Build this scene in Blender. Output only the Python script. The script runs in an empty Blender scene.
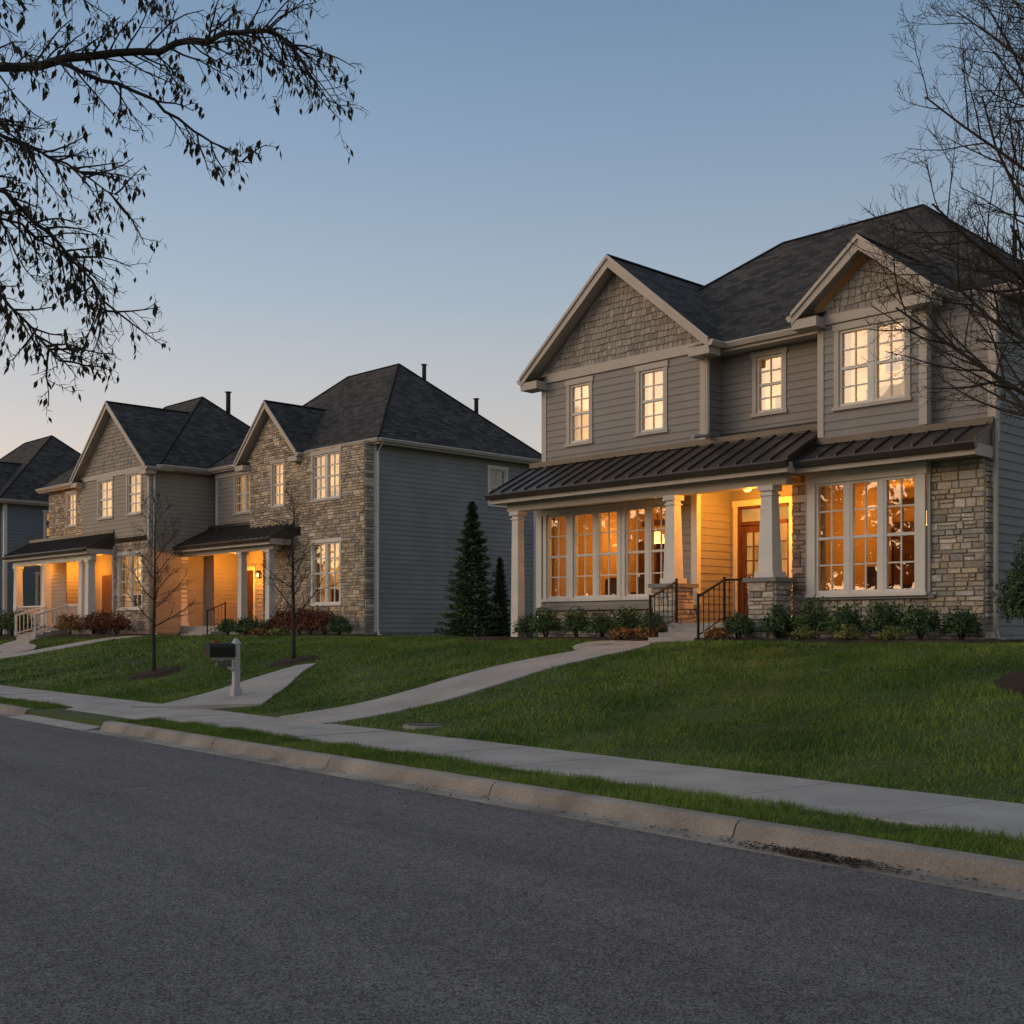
import bpy, math, random
import numpy as np
from mathutils import Vector, Matrix
random.seed(7); RS=np.random.RandomState(3)
scene=bpy.context.scene
COL=scene.collection

# ------------------------------------------------------------------ materials
def newmat(name):
    m=bpy.data.materials.new(name); m.use_nodes=True
    nt=m.node_tree; b=nt.nodes['Principled BSDF']; return m,nt,b
def N(nt,t,**kw):
    n=nt.nodes.new(t)
    for k,v in kw.items(): setattr(n,k,v)
    return n
def c4(c): return (c[0],c[1],c[2],1)
def surf(name,c1,c2,scale=3,rough=.8,bump=.0,bscale=60,detail=4,c3=None,fine=0,spec=.3,metal=0,stretch=None):
    m,nt,b=newmat(name)
    tc=N(nt,'ShaderNodeTexCoord'); vec=tc.outputs['Object']
    if stretch:
        mp=N(nt,'ShaderNodeMapping'); mp.inputs['Scale'].default_value=stretch
        nt.links.new(vec,mp.inputs[0]); vec=mp.outputs[0]
    n=N(nt,'ShaderNodeTexNoise'); n.inputs['Scale'].default_value=scale; n.inputs['Detail'].default_value=detail
    nt.links.new(vec,n.inputs['Vector'])
    r=N(nt,'ShaderNodeValToRGB'); r.color_ramp.elements[0].position=.32; r.color_ramp.elements[1].position=.68
    r.color_ramp.elements[0].color=c4(c1); r.color_ramp.elements[1].color=c4(c2)
    nt.links.new(n.outputs['Fac'],r.inputs[0]); out=r.outputs[0]
    if fine:
        n2=N(nt,'ShaderNodeTexNoise'); n2.inputs['Scale'].default_value=bscale; n2.inputs['Detail'].default_value=3
        nt.links.new(vec,n2.inputs['Vector'])
        mr=N(nt,'ShaderNodeMapRange'); mr.inputs[1].default_value=.3; mr.inputs[2].default_value=.7
        mr.inputs[3].default_value=1-fine; mr.inputs[4].default_value=1+fine
        nt.links.new(n2.outputs['Fac'],mr.inputs[0])
        mx=N(nt,'ShaderNodeVectorMath',operation='SCALE'); nt.links.new(out,mx.inputs[0]); nt.links.new(mr.outputs[0],mx.inputs['Scale']); out=mx.outputs[0]
    nt.links.new(out,b.inputs['Base Color'])
    b.inputs['Roughness'].default_value=rough; b.inputs['Metallic'].default_value=metal
    b.inputs['Specular IOR Level'].default_value=spec
    if bump:
        n3=N(nt,'ShaderNodeTexNoise'); n3.inputs['Scale'].default_value=bscale; n3.inputs['Detail'].default_value=4
        nt.links.new(vec,n3.inputs['Vector'])
        bp=N(nt,'ShaderNodeBump'); bp.inputs['Strength'].default_value=bump; bp.inputs['Distance'].default_value=.01
        nt.links.new(n3.outputs['Fac'],bp.inputs['Height']); nt.links.new(bp.outputs[0],b.inputs['Normal'])
    return m
def attrmat(name,rough=.9,bump=.5,bscale=25,var=.25,trans=0):
    m,nt,b=newmat(name)
    a=N(nt,'ShaderNodeAttribute'); a.attribute_name='Col'
    tc=N(nt,'ShaderNodeTexCoord'); n=N(nt,'ShaderNodeTexNoise'); n.inputs['Scale'].default_value=bscale; n.inputs['Detail'].default_value=5
    nt.links.new(tc.outputs['Object'],n.inputs['Vector'])
    mr=N(nt,'ShaderNodeMapRange'); mr.inputs[1].default_value=.3; mr.inputs[2].default_value=.7; mr.inputs[3].default_value=1-var; mr.inputs[4].default_value=1+var
    nt.links.new(n.outputs['Fac'],mr.inputs[0])
    mx=N(nt,'ShaderNodeVectorMath',operation='SCALE'); nt.links.new(a.outputs['Color'],mx.inputs[0]); nt.links.new(mr.outputs[0],mx.inputs['Scale'])
    nt.links.new(mx.outputs[0],b.inputs['Base Color']); b.inputs['Roughness'].default_value=rough; b.inputs['Specular IOR Level'].default_value=.2
    if bump:
        bp=N(nt,'ShaderNodeBump'); bp.inputs['Strength'].default_value=bump; bp.inputs['Distance'].default_value=.012
        nt.links.new(n.outputs['Fac'],bp.inputs['Height']); nt.links.new(bp.outputs[0],b.inputs['Normal'])
    return m
def shingle_mat():
    m,nt,b=newmat('asphalt_shingles')
    uv=N(nt,'ShaderNodeUVMap'); uv.uv_map='UVMap'
    br=N(nt,'ShaderNodeTexBrick'); br.inputs['Scale'].default_value=1
    br.inputs['Brick Width'].default_value=.3; br.inputs['Row Height'].default_value=.145; br.inputs['Mortar Size'].default_value=.008
    br.inputs['Color1'].default_value=(.028,.028,.028,1); br.inputs['Color2'].default_value=(.08,.075,.07,1); br.inputs['Mortar'].default_value=(.012,.012,.012,1)
    br.offset=.37; nt.links.new(uv.outputs[0],br.inputs['Vector'])
    n=N(nt,'ShaderNodeTexNoise'); n.inputs['Scale'].default_value=.9; n.inputs['Detail'].default_value=5; nt.links.new(uv.outputs[0],n.inputs['Vector'])
    mr=N(nt,'ShaderNodeMapRange'); mr.inputs[3].default_value=.6; mr.inputs[4].default_value=1.35; nt.links.new(n.outputs['Fac'],mr.inputs[0])
    mx=N(nt,'ShaderNodeVectorMath',operation='SCALE'); nt.links.new(br.outputs['Color'],mx.inputs[0]); nt.links.new(mr.outputs[0],mx.inputs['Scale'])
    nt.links.new(mx.outputs[0],b.inputs['Base Color']); b.inputs['Roughness'].default_value=.92; b.inputs['Specular IOR Level'].default_value=.2
    bp=N(nt,'ShaderNodeBump'); bp.inputs['Strength'].default_value=.7; bp.inputs['Distance'].default_value=.015
    bw=N(nt,'ShaderNodeRGBToBW'); nt.links.new(br.outputs['Color'],bw.inputs[0]); 
    ml=N(nt,'ShaderNodeMath',operation='MULTIPLY'); ml.inputs[1].default_value=15; nt.links.new(bw.outputs[0],ml.inputs[0])
    nt.links.new(ml.outputs[0],bp.inputs['Height']); nt.links.new(bp.outputs[0],b.inputs['Normal'])
    return m
def glass_mat():
    m=bpy.data.materials.new('window_glass'); m.use_nodes=True; nt=m.node_tree; nt.nodes.clear()
    o=N(nt,'ShaderNodeOutputMaterial'); mx=N(nt,'ShaderNodeMixShader'); t=N(nt,'ShaderNodeBsdfTransparent'); g=N(nt,'ShaderNodeBsdfGlossy')
    g.inputs['Roughness'].default_value=.01; g.inputs['Color'].default_value=(.95,.95,.95,1)
    fr=N(nt,'ShaderNodeFresnel'); fr.inputs['IOR'].default_value=1.5
    ma=N(nt,'ShaderNodeMath',operation='MULTIPLY_ADD'); ma.inputs[1].default_value=1.5; ma.inputs[2].default_value=.09
    nt.links.new(fr.outputs[0],ma.inputs[0]); nt.links.new(ma.outputs[0],mx.inputs[0])
    tc=N(nt,'ShaderNodeTexCoord'); n=N(nt,'ShaderNodeTexNoise'); n.inputs['Scale'].default_value=1.2; nt.links.new(tc.outputs['Object'],n.inputs['Vector'])
    bp=N(nt,'ShaderNodeBump'); bp.inputs['Strength'].default_value=.12; bp.inputs['Distance'].default_value=.02
    nt.links.new(n.outputs['Fac'],bp.inputs['Height']); nt.links.new(bp.outputs[0],g.inputs['Normal'])
    nt.links.new(t.outputs[0],mx.inputs[1]); nt.links.new(g.outputs[0],mx.inputs[2]); nt.links.new(mx.outputs[0],o.inputs[0])
    return m
def glow_mat(name,ca,cb,s,scale=1.5):
    m,nt,b=newmat(name)
    tc=N(nt,'ShaderNodeTexCoord'); n=N(nt,'ShaderNodeTexNoise'); n.inputs['Scale'].default_value=scale; n.inputs['Detail'].default_value=3
    nt.links.new(tc.outputs['Object'],n.inputs['Vector'])
    r=N(nt,'ShaderNodeValToRGB'); r.color_ramp.elements[0].position=.35; r.color_ramp.elements[1].position=.65
    r.color_ramp.elements[0].color=c4(ca); r.color_ramp.elements[1].color=c4(cb); nt.links.new(n.outputs['Fac'],r.inputs[0])
    nt.links.new(r.outputs[0],b.inputs['Emission Color']); b.inputs['Emission Strength'].default_value=s
    b.inputs['Base Color'].default_value=(.35,.22,.1,1); return m
M={}
M['siding']=surf('lap_siding_taupe',(.25,.232,.213),(.288,.268,.248),1.2,.75,.1,90,fine=.06)
M['siding3']=surf('lap_siding_tan',(.3,.26,.21),(.33,.29,.24),1.2,.75,.1,90,fine=.06)
M['siding4']=surf('lap_siding_blue',(.15,.18,.2),(.17,.2,.22),1.2,.75,.1,90,fine=.06)
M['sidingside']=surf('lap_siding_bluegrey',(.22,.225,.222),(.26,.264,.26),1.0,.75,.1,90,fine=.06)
M['shake']=attrmat('shingle_shakes',.85,.3,30,.12)
M['stone']=attrmat('ledgestone',.9,.8,22,.28)
M['mortar']=surf('mortar',(.24,.22,.19),(.31,.285,.25),8,.95,.4,80)
M['trim']=surf('painted_trim',(.42,.375,.325),(.47,.42,.365),2,.6,.05,60)
M['white']=surf('white_trim',(.6,.58,.53),(.68,.66,.6),2,.5,.04,60)
M['shingle']=shingle_mat()
M['metal']=surf('standing_seam_metal',(.06,.05,.042),(.085,.072,.06),1.5,.42,.0,spec=.5,metal=.4)
M['glass']=glass_mat()
M['warm']=glow_mat('lit_room_upper',(.3,.12,.02),(.92,.46,.11),.66,1.8)  # room walls emit an amber glow in place of lamplight
M['warmdim']=glow_mat('lit_room_far',(.16,.075,.02),(.9,.46,.13),.64,1.6)  # emissive walls again, for far windows and the hall; no lamp inside
M['dark']=surf('unlit_room',(.02,.02,.022),(.05,.045,.04),1,.9)
M['paint']=surf('interior_paint',(.52,.32,.12),(.58,.37,.14),1,.8)
M['curtain']=surf('curtain_fabric',(.5,.4,.26),(.6,.5,.34),5,.9,stretch=(12,12,.4))
M['wood']=surf('door_wood',(.07,.03,.014),(.13,.055,.022),3,.45,.2,30,stretch=(8,8,1))
M['furn']=surf('furniture_wood',(.06,.03,.015),(.12,.06,.03),4,.5)
M['black']=surf('black_iron',(.01,.01,.01),(.016,.016,.016),5,.6,spec=.3)
M['concrete']=surf('concrete',(.28,.268,.245),(.38,.362,.33),1.3,.9,.35,70,fine=.12,detail=8)
M['concrete_old']=surf('kerb_concrete',(.15,.135,.115),(.35,.315,.27),1.1,.9,.4,60,fine=.18,detail=8)
M['foundation']=surf('foundation_concrete',(.2,.19,.175),(.26,.25,.23),2,.95,.3,40)
M['mulch']=surf('mulch',(.018,.011,.007),(.05,.032,.02),14,1,1.0,50,fine=.4)
M['bark']=surf('bark_dark',(.03,.024,.019),(.06,.05,.04),9,.95,.4,40)
M['leafdry']=surf('dry_leaves',(.02,.02,.01),(.06,.045,.02),3,.8)
M['litter']=surf('leaf_litter',(.03,.02,.012),(.1,.06,.03),30,.9)
M['bulb']=glow_mat('lamp_bulb',(1,.6,.22),(1,.7,.3),14)
M['lampshade']=glow_mat('lamp_shade',(1,.55,.18),(1,.65,.28),2.2)
def leafm(n,a,b): return surf(n,a,b,6,.7,0,spec=.25)
M['evergreen']=leafm('evergreen_needles',(.03,.06,.025),(.08,.12,.05))
M['shrubgreen']=leafm('shrub_leaves',(.03,.065,.022),(.085,.135,.045))
M['shrublime']=leafm('shrub_lime',(.1,.12,.03),(.2,.2,.06))
M['shrubred']=leafm('shrub_red',(.09,.028,.015),(.2,.07,.035))
M['shruborange']=leafm('shrub_orange',(.17,.08,.022),(.33,.17,.055))
M['distant']=leafm('distant_foliage',(.012,.018,.01),(.03,.032,.018))

def grass_mat(name,a,b,c):
    m,nt,bs=newmat(name)
    tc=N(nt,'ShaderNodeTexCoord')
    n1=N(nt,'ShaderNodeTexNoise'); n1.inputs['Scale'].default_value=.55; n1.inputs['Detail'].default_value=6; n1.inputs['Roughness'].default_value=.65
    n2=N(nt,'ShaderNodeTexNoise'); n2.inputs['Scale'].default_value=35; n2.inputs['Detail'].default_value=2
    nt.links.new(tc.outputs['Object'],n1.inputs['Vector']); nt.links.new(tc.outputs['Object'],n2.inputs['Vector'])
    ad=N(nt,'ShaderNodeMath',operation='MULTIPLY_ADD'); ad.inputs[1].default_value=.4; nt.links.new(n2.outputs['Fac'],ad.inputs[0])
    ml=N(nt,'ShaderNodeMath',operation='MULTIPLY'); ml.inputs[1].default_value=.6; nt.links.new(n1.outputs['Fac'],ml.inputs[0]); nt.links.new(ml.outputs[0],ad.inputs[2])
    r=N(nt,'ShaderNodeValToRGB'); e=r.color_ramp.elements; e[0].position=.38; e[0].color=c4(a); e[1].position=.62; e[1].color=c4(c)
    x=e.new(.5); x.color=c4(b); nt.links.new(ad.outputs[0],r.inputs[0]); nt.links.new(r.outputs[0],bs.inputs['Base Color'])
    bs.inputs['Roughness'].default_value=.75; bs.inputs['Specular IOR Level'].default_value=.15
    return m
M['grass']=grass_mat('grass_blades',(.06,.11,.018),(.115,.185,.03),(.21,.265,.06))
M['soil']=grass_mat('lawn_ground',(.027,.048,.012),(.047,.072,.018),(.065,.09,.028))

def asphalt():
    m,nt,b=newmat('asphalt'); tc=N(nt,'ShaderNodeTexCoord'); L=nt.links.new
    v=N(nt,'ShaderNodeTexVoronoi'); v.inputs['Scale'].default_value=95; L(tc.outputs['Object'],v.inputs['Vector'])
    r=N(nt,'ShaderNodeValToRGB'); r.color_ramp.elements[0].color=(.036,.036,.036,1); r.color_ramp.elements[1].color=(.21,.205,.2,1)
    r.color_ramp.elements[0].position=.15; r.color_ramp.elements[1].position=.95
    bw=N(nt,'ShaderNodeRGBToBW'); L(v.outputs['Color'],bw.inputs[0]); L(bw.outputs[0],r.inputs[0])
    mp=N(nt,'ShaderNodeMapping'); mp.inputs['Scale'].default_value=(.6,.05,1); L(tc.outputs['Object'],mp.inputs[0])
    n=N(nt,'ShaderNodeTexNoise'); n.inputs['Scale'].default_value=1.8; n.inputs['Detail'].default_value=7; n.inputs['Roughness'].default_value=.62; L(mp.outputs[0],n.inputs['Vector'])
    n2=N(nt,'ShaderNodeTexNoise'); n2.inputs['Scale'].default_value=6; n2.inputs['Detail'].default_value=6; L(tc.outputs['Object'],n2.inputs['Vector'])
    mr=N(nt,'ShaderNodeMapRange'); mr.inputs[1].default_value=.3; mr.inputs[2].default_value=.7; mr.inputs[3].default_value=.74; mr.inputs[4].default_value=1.22; L(n.outputs['Fac'],mr.inputs[0])
    mr2=N(nt,'ShaderNodeMapRange'); mr2.inputs[1].default_value=.3; mr2.inputs[2].default_value=.7; mr2.inputs[3].default_value=.88; mr2.inputs[4].default_value=1.12; L(n2.outputs['Fac'],mr2.inputs[0])
    mm=N(nt,'ShaderNodeMath',operation='MULTIPLY'); L(mr.outputs[0],mm.inputs[0]); L(mr2.outputs[0],mm.inputs[1])
    # hairline cracks
    nd=N(nt,'ShaderNodeTexNoise'); nd.inputs['Scale'].default_value=1.5; nd.inputs['Detail'].default_value=5; L(tc.outputs['Object'],nd.inputs['Vector'])
    ns=N(nt,'ShaderNodeVectorMath',operation='SCALE'); ns.inputs['Scale'].default_value=.9; L(nd.outputs['Color'],ns.inputs[0])
    na=N(nt,'ShaderNodeVectorMath',operation='ADD'); L(tc.outputs['Object'],na.inputs[0]); L(ns.outputs[0],na.inputs[1])
    vc=N(nt,'ShaderNodeTexVoronoi'); vc.feature='DISTANCE_TO_EDGE'; vc.inputs['Scale'].default_value=.22; L(na.outputs[0],vc.inputs['Vector'])
    cm=N(nt,'ShaderNodeMapRange'); cm.inputs[1].default_value=.0; cm.inputs[2].default_value=.0035; cm.inputs[3].default_value=.62; cm.inputs[4].default_value=1; L(vc.outputs['Distance'],cm.inputs[0])
    mm2=N(nt,'ShaderNodeMath',operation='MULTIPLY'); L(mm.outputs[0],mm2.inputs[0]); L(cm.outputs[0],mm2.inputs[1])
    s=N(nt,'ShaderNodeVectorMath',operation='SCALE'); L(r.outputs[0],s.inputs[0]); L(mm2.outputs[0],s.inputs['Scale']); L(s.outputs[0],b.inputs['Base Color'])
    b.inputs['Roughness'].default_value=.82; b.inputs['Specular IOR Level'].default_value=.3
    bp=N(nt,'ShaderNodeBump'); bp.inputs['Strength'].default_value=.8; bp.inputs['Distance'].default_value=.006; L(v.outputs['Distance'],bp.inputs['Height']); L(bp.outputs[0],b.inputs['Normal'])
    return m
M['asphalt']=asphalt()

# ------------------------------------------------------------------ mesh builder
class MB:
    def __init__(s): s.v=[]; s.f=[]; s.uv=[]; s.c=[]
    def poly(s,pts,col=(1,1,1),uv=None):
        i=len(s.v); s.v+= [tuple(p) for p in pts]; n=len(pts); s.f.append(tuple(range(i,i+n)))
        s.uv.append(uv if uv else [(0,0)]*n); s.c.append(col)
    def box(s,x0,x1,y0,y1,z0,z1,col=(1,1,1)):
        if x0>x1:x0,x1=x1,x0
        if y0>y1:y0,y1=y1,y0
        i=len(s.v); s.v+=[(x0,y0,z0),(x1,y0,z0),(x1,y1,z0),(x0,y1,z0),(x0,y0,z1),(x1,y0,z1),(x1,y1,z1),(x0,y1,z1)]
        for f in ((0,3,2,1),(4,5,6,7),(0,1,5,4),(1,2,6,5),(2,3,7,6),(3,0,4,7)):
            s.f.append(tuple(i+k for k in f)); s.uv.append([(0,0)]*4); s.c.append(col)
    def prism(s,a,b,col=(1,1,1)):
        n=len(a); s.poly(a,col); s.poly(b[::-1],col)
        for k in range(n): s.poly([a[k],b[k],b[(k+1)%n],a[(k+1)%n]],col)
    def prism_xz(s,pts,y0,y1): s.prism([(x,y0,z) for x,z in pts],[(x,y1,z) for x,z in pts])
    def prism_yz(s,pts,x0,x1): s.prism([(x0,y,z) for y,z in pts],[(x1,y,z) for y,z in pts])
    def tube(s,pts,rad,n=6,cap=False):
        pts=[Vector(p) for p in pts]; base=len(s.v); K=len(pts)
        for k,p in enumerate(pts):
            t=(pts[min(k+1,K-1)]-pts[max(k-1,0)])
            if t.length<1e-6: t=Vector((0,0,1))
            t.normalize(); a=t.orthogonal() if abs(t.z)>.95 else t.cross(Vector((0,0,1))); a.normalize(); b=t.cross(a)
            r=rad[k] if hasattr(rad,'__len__') else rad
            for j in range(n):
                an=2*math.pi*j/n; q=p+a*(r*math.cos(an))+b*(r*math.sin(an)); s.v.append((q.x,q.y,q.z))
        for k in range(K-1):
            for j in range(n):
                s.f.append((base+k*n+j,base+k*n+(j+1)%n,base+(k+1)*n+(j+1)%n,base+(k+1)*n+j)); s.uv.append([(0,0)]*4); s.c.append((1,1,1))
        if cap:
            for kk in (0,K-1):
                s.f.append(tuple(base+kk*n+j for j in range(n))); s.uv.append([(0,0)]*n); s.c.append((1,1,1))
    def obj(s,name,mat,parent=None,uv=False,col=False,smooth=False):
        me=bpy.data.meshes.new(name); me.from_pydata(s.v,[],s.f)
        if uv:
            l=me.uv_layers.new(name='UVMap'); l.data.foreach_set('uv',np.array([q for f in s.uv for q in f],dtype=np.float32).ravel())
        if col:
            ca=me.color_attributes.new('Col','FLOAT_COLOR','CORNER'); arr=[]
            for f,c in zip(s.f,s.c): arr+=[c[0],c[1],c[2],1.0]*len(f)
            ca.data.foreach_set('color',np.array(arr,dtype=np.float32))
        me.materials.append(mat); 
        if smooth: me.polygons.foreach_set('use_smooth',[True]*len(me.polygons))
        o=bpy.data.objects.new(name,me); COL.objects.link(o)
        if parent: o.parent=parent
        return o
def empty(name,loc=(0,0,0),rz=0):
    e=bpy.data.objects.new(name,None); e.location=loc; e.rotation_euler=(0,0,rz); COL.objects.link(e); return e

# ------------------------------------------------------------------ street frame
SA=math.radians(39.5); dv=np.array([-math.sin(SA),math.cos(SA)]); nv=np.array([math.cos(SA),math.sin(SA)])
def SW(s,t): return (nv[0]*s+dv[0]*t, nv[1]*s+dv[1]*t)
def terr(s,t):
    s=np.asarray(s,float); t=np.asarray(t,float)
    x=np.clip((s-9.7)/7.3,0,1); f=.45*x*x*(3-2*x)+.55*x
    und=.03*np.sin(s*1.1+.5*t)*np.sin(t*.63)*np.clip((s-10.2)/1.5,0,1)*np.clip((17.5-s)/2,0,1)
    return .13+1.22*f+und
def terrW(x,y):
    return float(terr(x*nv[0]+y*nv[1], x*dv[0]+y*dv[1]))

HB=1.35
HOUSES={'h1':((8.28,21.0),-46),'h2':((-4.85,39.6),-46),'h3':((-13.9,46.0),-46),'h4':((-24.7,58.4),-46)}
def loc2w(h,x,y):
    (cx,cy),a=HOUSES[h]; a=math.radians(a); return (cx+x*math.cos(a)-y*math.sin(a), cy+x*math.sin(a)+y*math.cos(a))
def w2loc(h,X,Y):
    (cx,cy),a=HOUSES[h]; a=math.radians(a); dx=X-cx; dy=Y-cy
    return (dx*np.cos(a)+dy*np.sin(a), -dx*np.sin(a)+dy*np.cos(a))

ss=[-900,-400,-150,-60,-25,-10,-4,-2.84,-2.8,2,7.16,7.2,8.0,8.05,8.9,9.7]+[9.7+.25*i for i in range(1,33)]+[18.5,20,24,30,40,60,100,200,500,1500]
ts=[-900,-400,-200,-100,-60]+[-40+1.0*i for i in range(0,121)]+[90,120,200,500,1500]
vv=[];ff=[]
for s in ss:
    for t in ts:
        x,y=SW(s,t)
        z= -.06 if -2.82<s<7.18 else (.12 if s<8.02 else (.08 if s<9.69 else float(terr(s,t))))
        vv.append((x,y,z))
nt_=len(ts)
for i in range(len(ss)-1):
    for j in range(nt_-1):
        ff.append((i*nt_+j,(i+1)*nt_+j,(i+1)*nt_+j+1,i*nt_+j+1))
me=bpy.data.meshes.new('ground'); me.from_pydata(vv,[],ff); me.materials.append(M['soil'])
g=bpy.data.objects.new('ground',me); COL.objects.link(g)
def street_obj(mb,name,mat,**k):
    o=mb.obj(name,mat,**k); o.rotation_euler=(0,0,SA); return o   # local x->nv, local y->dv
mb=MB(); mb.poly([(-2.5,-250,0),(6.87,-250,0),(6.87,250,0),(-2.5,250,0)]); street_obj(mb,'road',M['asphalt'])
def kerb(mb,sgn,s_g,segs):
    for (a,b) in segs:
        t=a
        while t<b-.01:
            e=min(t+3.0,b); t0,t1=t+.008,e-.008
            P=[(0,-.05),(0,.006),(.22,.0),(.27,.02),(.31,.11),(.35,.135),(.46,.14),(.47,.12),(.47,-.05)]
            A=[(s_g+sgn*p,t0,z) for p,z in P]; B=[(s_g+sgn*p,t1,z) for p,z in P]; mb.prism(A,B); t=e
mb=MB(); kerb(mb,1,6.86,[(-60,19.0),(22.8,150)]); kerb(mb,-1,-2.49,[(-60,150)])
street_obj(mb,'kerb',M['concrete_old'])
mb=MB(); t=-60
rs=random.Random(5)
while t<150:
    z=.148+rs.uniform(-.004,.004); a,b=t+.008,t+1.52-.008
    mb.prism([(8.08,a,.0),(8.08,a,z-.012),(8.092,a,z),(9.688,a,z),(9.7,a,z-.012),(9.7,a,.0)],[(8.08,b,.0),(8.08,b,z-.012),(8.092,b,z),(9.688,b,z),(9.7,b,z-.012),(9.7,b,.0)])
    t+=1.52
street_obj(mb,'sidewalk',M['concrete'])
mb=MB(); mb.prism([(6.86,19.0,-.04),(6.86,19.0,.008),(7.3,19.2,.06),(8.07,19.2,.15),(8.07,19.2,-.04)],[(6.86,22.8,-.04),(6.86,22.8,.008),(7.3,22.6,.06),(8.07,22.6,.15),(8.07,22.6,-.04)])
street_obj(mb,'driveway_apron',M['concrete'])
# leaf litter in the gutter
mb=MB(); rl=random.Random(77)
def litter(n,ts_,tsd,s0=6.88,s1=7.1):
    for i in range(n):
        s=rl.uniform(s0,s1); t=rl.gauss(ts_,tsd); zz=.012+max(0,(s-7.08))*.3+rl.uniform(0,.012); a=rl.uniform(0,6.28); L_=rl.uniform(.01,.026); w_=L_*.55
        c_,s_=math.cos(a),math.sin(a); mb.poly([(s-c_*L_,t-s_*L_,zz),(s+s_*w_,t-c_*w_,zz+.006),(s+c_*L_,t+s_*L_,zz+.003),(s-s_*w_,t+c_*w_,zz+.009)])
litter(480,5.1,.28); litter(160,5.2,.8); litter(220,8,8,6.7); litter(100,10,7,4.5)
street_obj(mb,'leaf_litter',M['litter'])

def smooth_path(pts,n=12):
    out=[]; P=[np.array(p,float) for p in pts]; P=[2*P[0]-P[1]]+P+[2*P[-1]-P[-2]]
    for i in range(1,len(P)-2):
        for k in range(n):
            u=k/n; a,b,c,d=P[i-1],P[i],P[i+1],P[i+2]
            out.append(.5*((2*b)+(-a+c)*u+(2*a-5*b+4*c-d)*u*u+(-a+3*b-3*c+d)*u**3))
    out.append(P[-2]); return out
PATHS=[]
def walkway(pts,w0,w1):
    pp=smooth_path(pts); PATHS.append((np.array(pp),None,w0,w1))
    mb=MB(); rows=[]
    for i,p in enumerate(pp):
        t=pp[min(i+1,len(pp)-1)]-pp[max(i-1,0)]; t=t/np.linalg.norm(t); nn=np.array([-t[1],t[0]])
        f=i/(len(pp)-1); w=(w0+(w1-w0)*f)/2; rows.append((p-nn*w,p+nn*w))
    for i in range(len(rows)-1):
        q=[rows[i][0],rows[i][1],rows[i+1][1],rows[i+1][0]]
        top=[(a[0],a[1],terrW(a[0],a[1])+.035) for a in q]; bot=[(a[0],a[1],z-.12) for a,( _,_,z) in zip(q,top)]
        mb.prism(top,bot)
    return mb.obj('walkway',M['concrete'])
st1=loc2w('h1',-5.5,-1.9)
e1=SW(9.62,17.0)
walkway([st1,loc2w('h1',-6.6,-2.5),(1.9,22.9),(0.2,21.8),(-1.4,20.6),(e1[0],e1[1])],1.15,1.7)
e2=SW(9.62,20.9)
walkway([(-4.6,26.9),(-5.3,25.2),e2],.5,2.6)
e3=SW(9.62,49)
walkway([loc2w('h2',-8.4,-1.9),(-13.6,43.0),(-16.5,41.9),(-19.5,42.3),e3],1.2,1.3)
walkway([loc2w('h3',-6.4,-1.9),(-19.4,46.6),(-18.3,44.5),(-17.6,42.6)],1.2,1.2)

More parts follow.
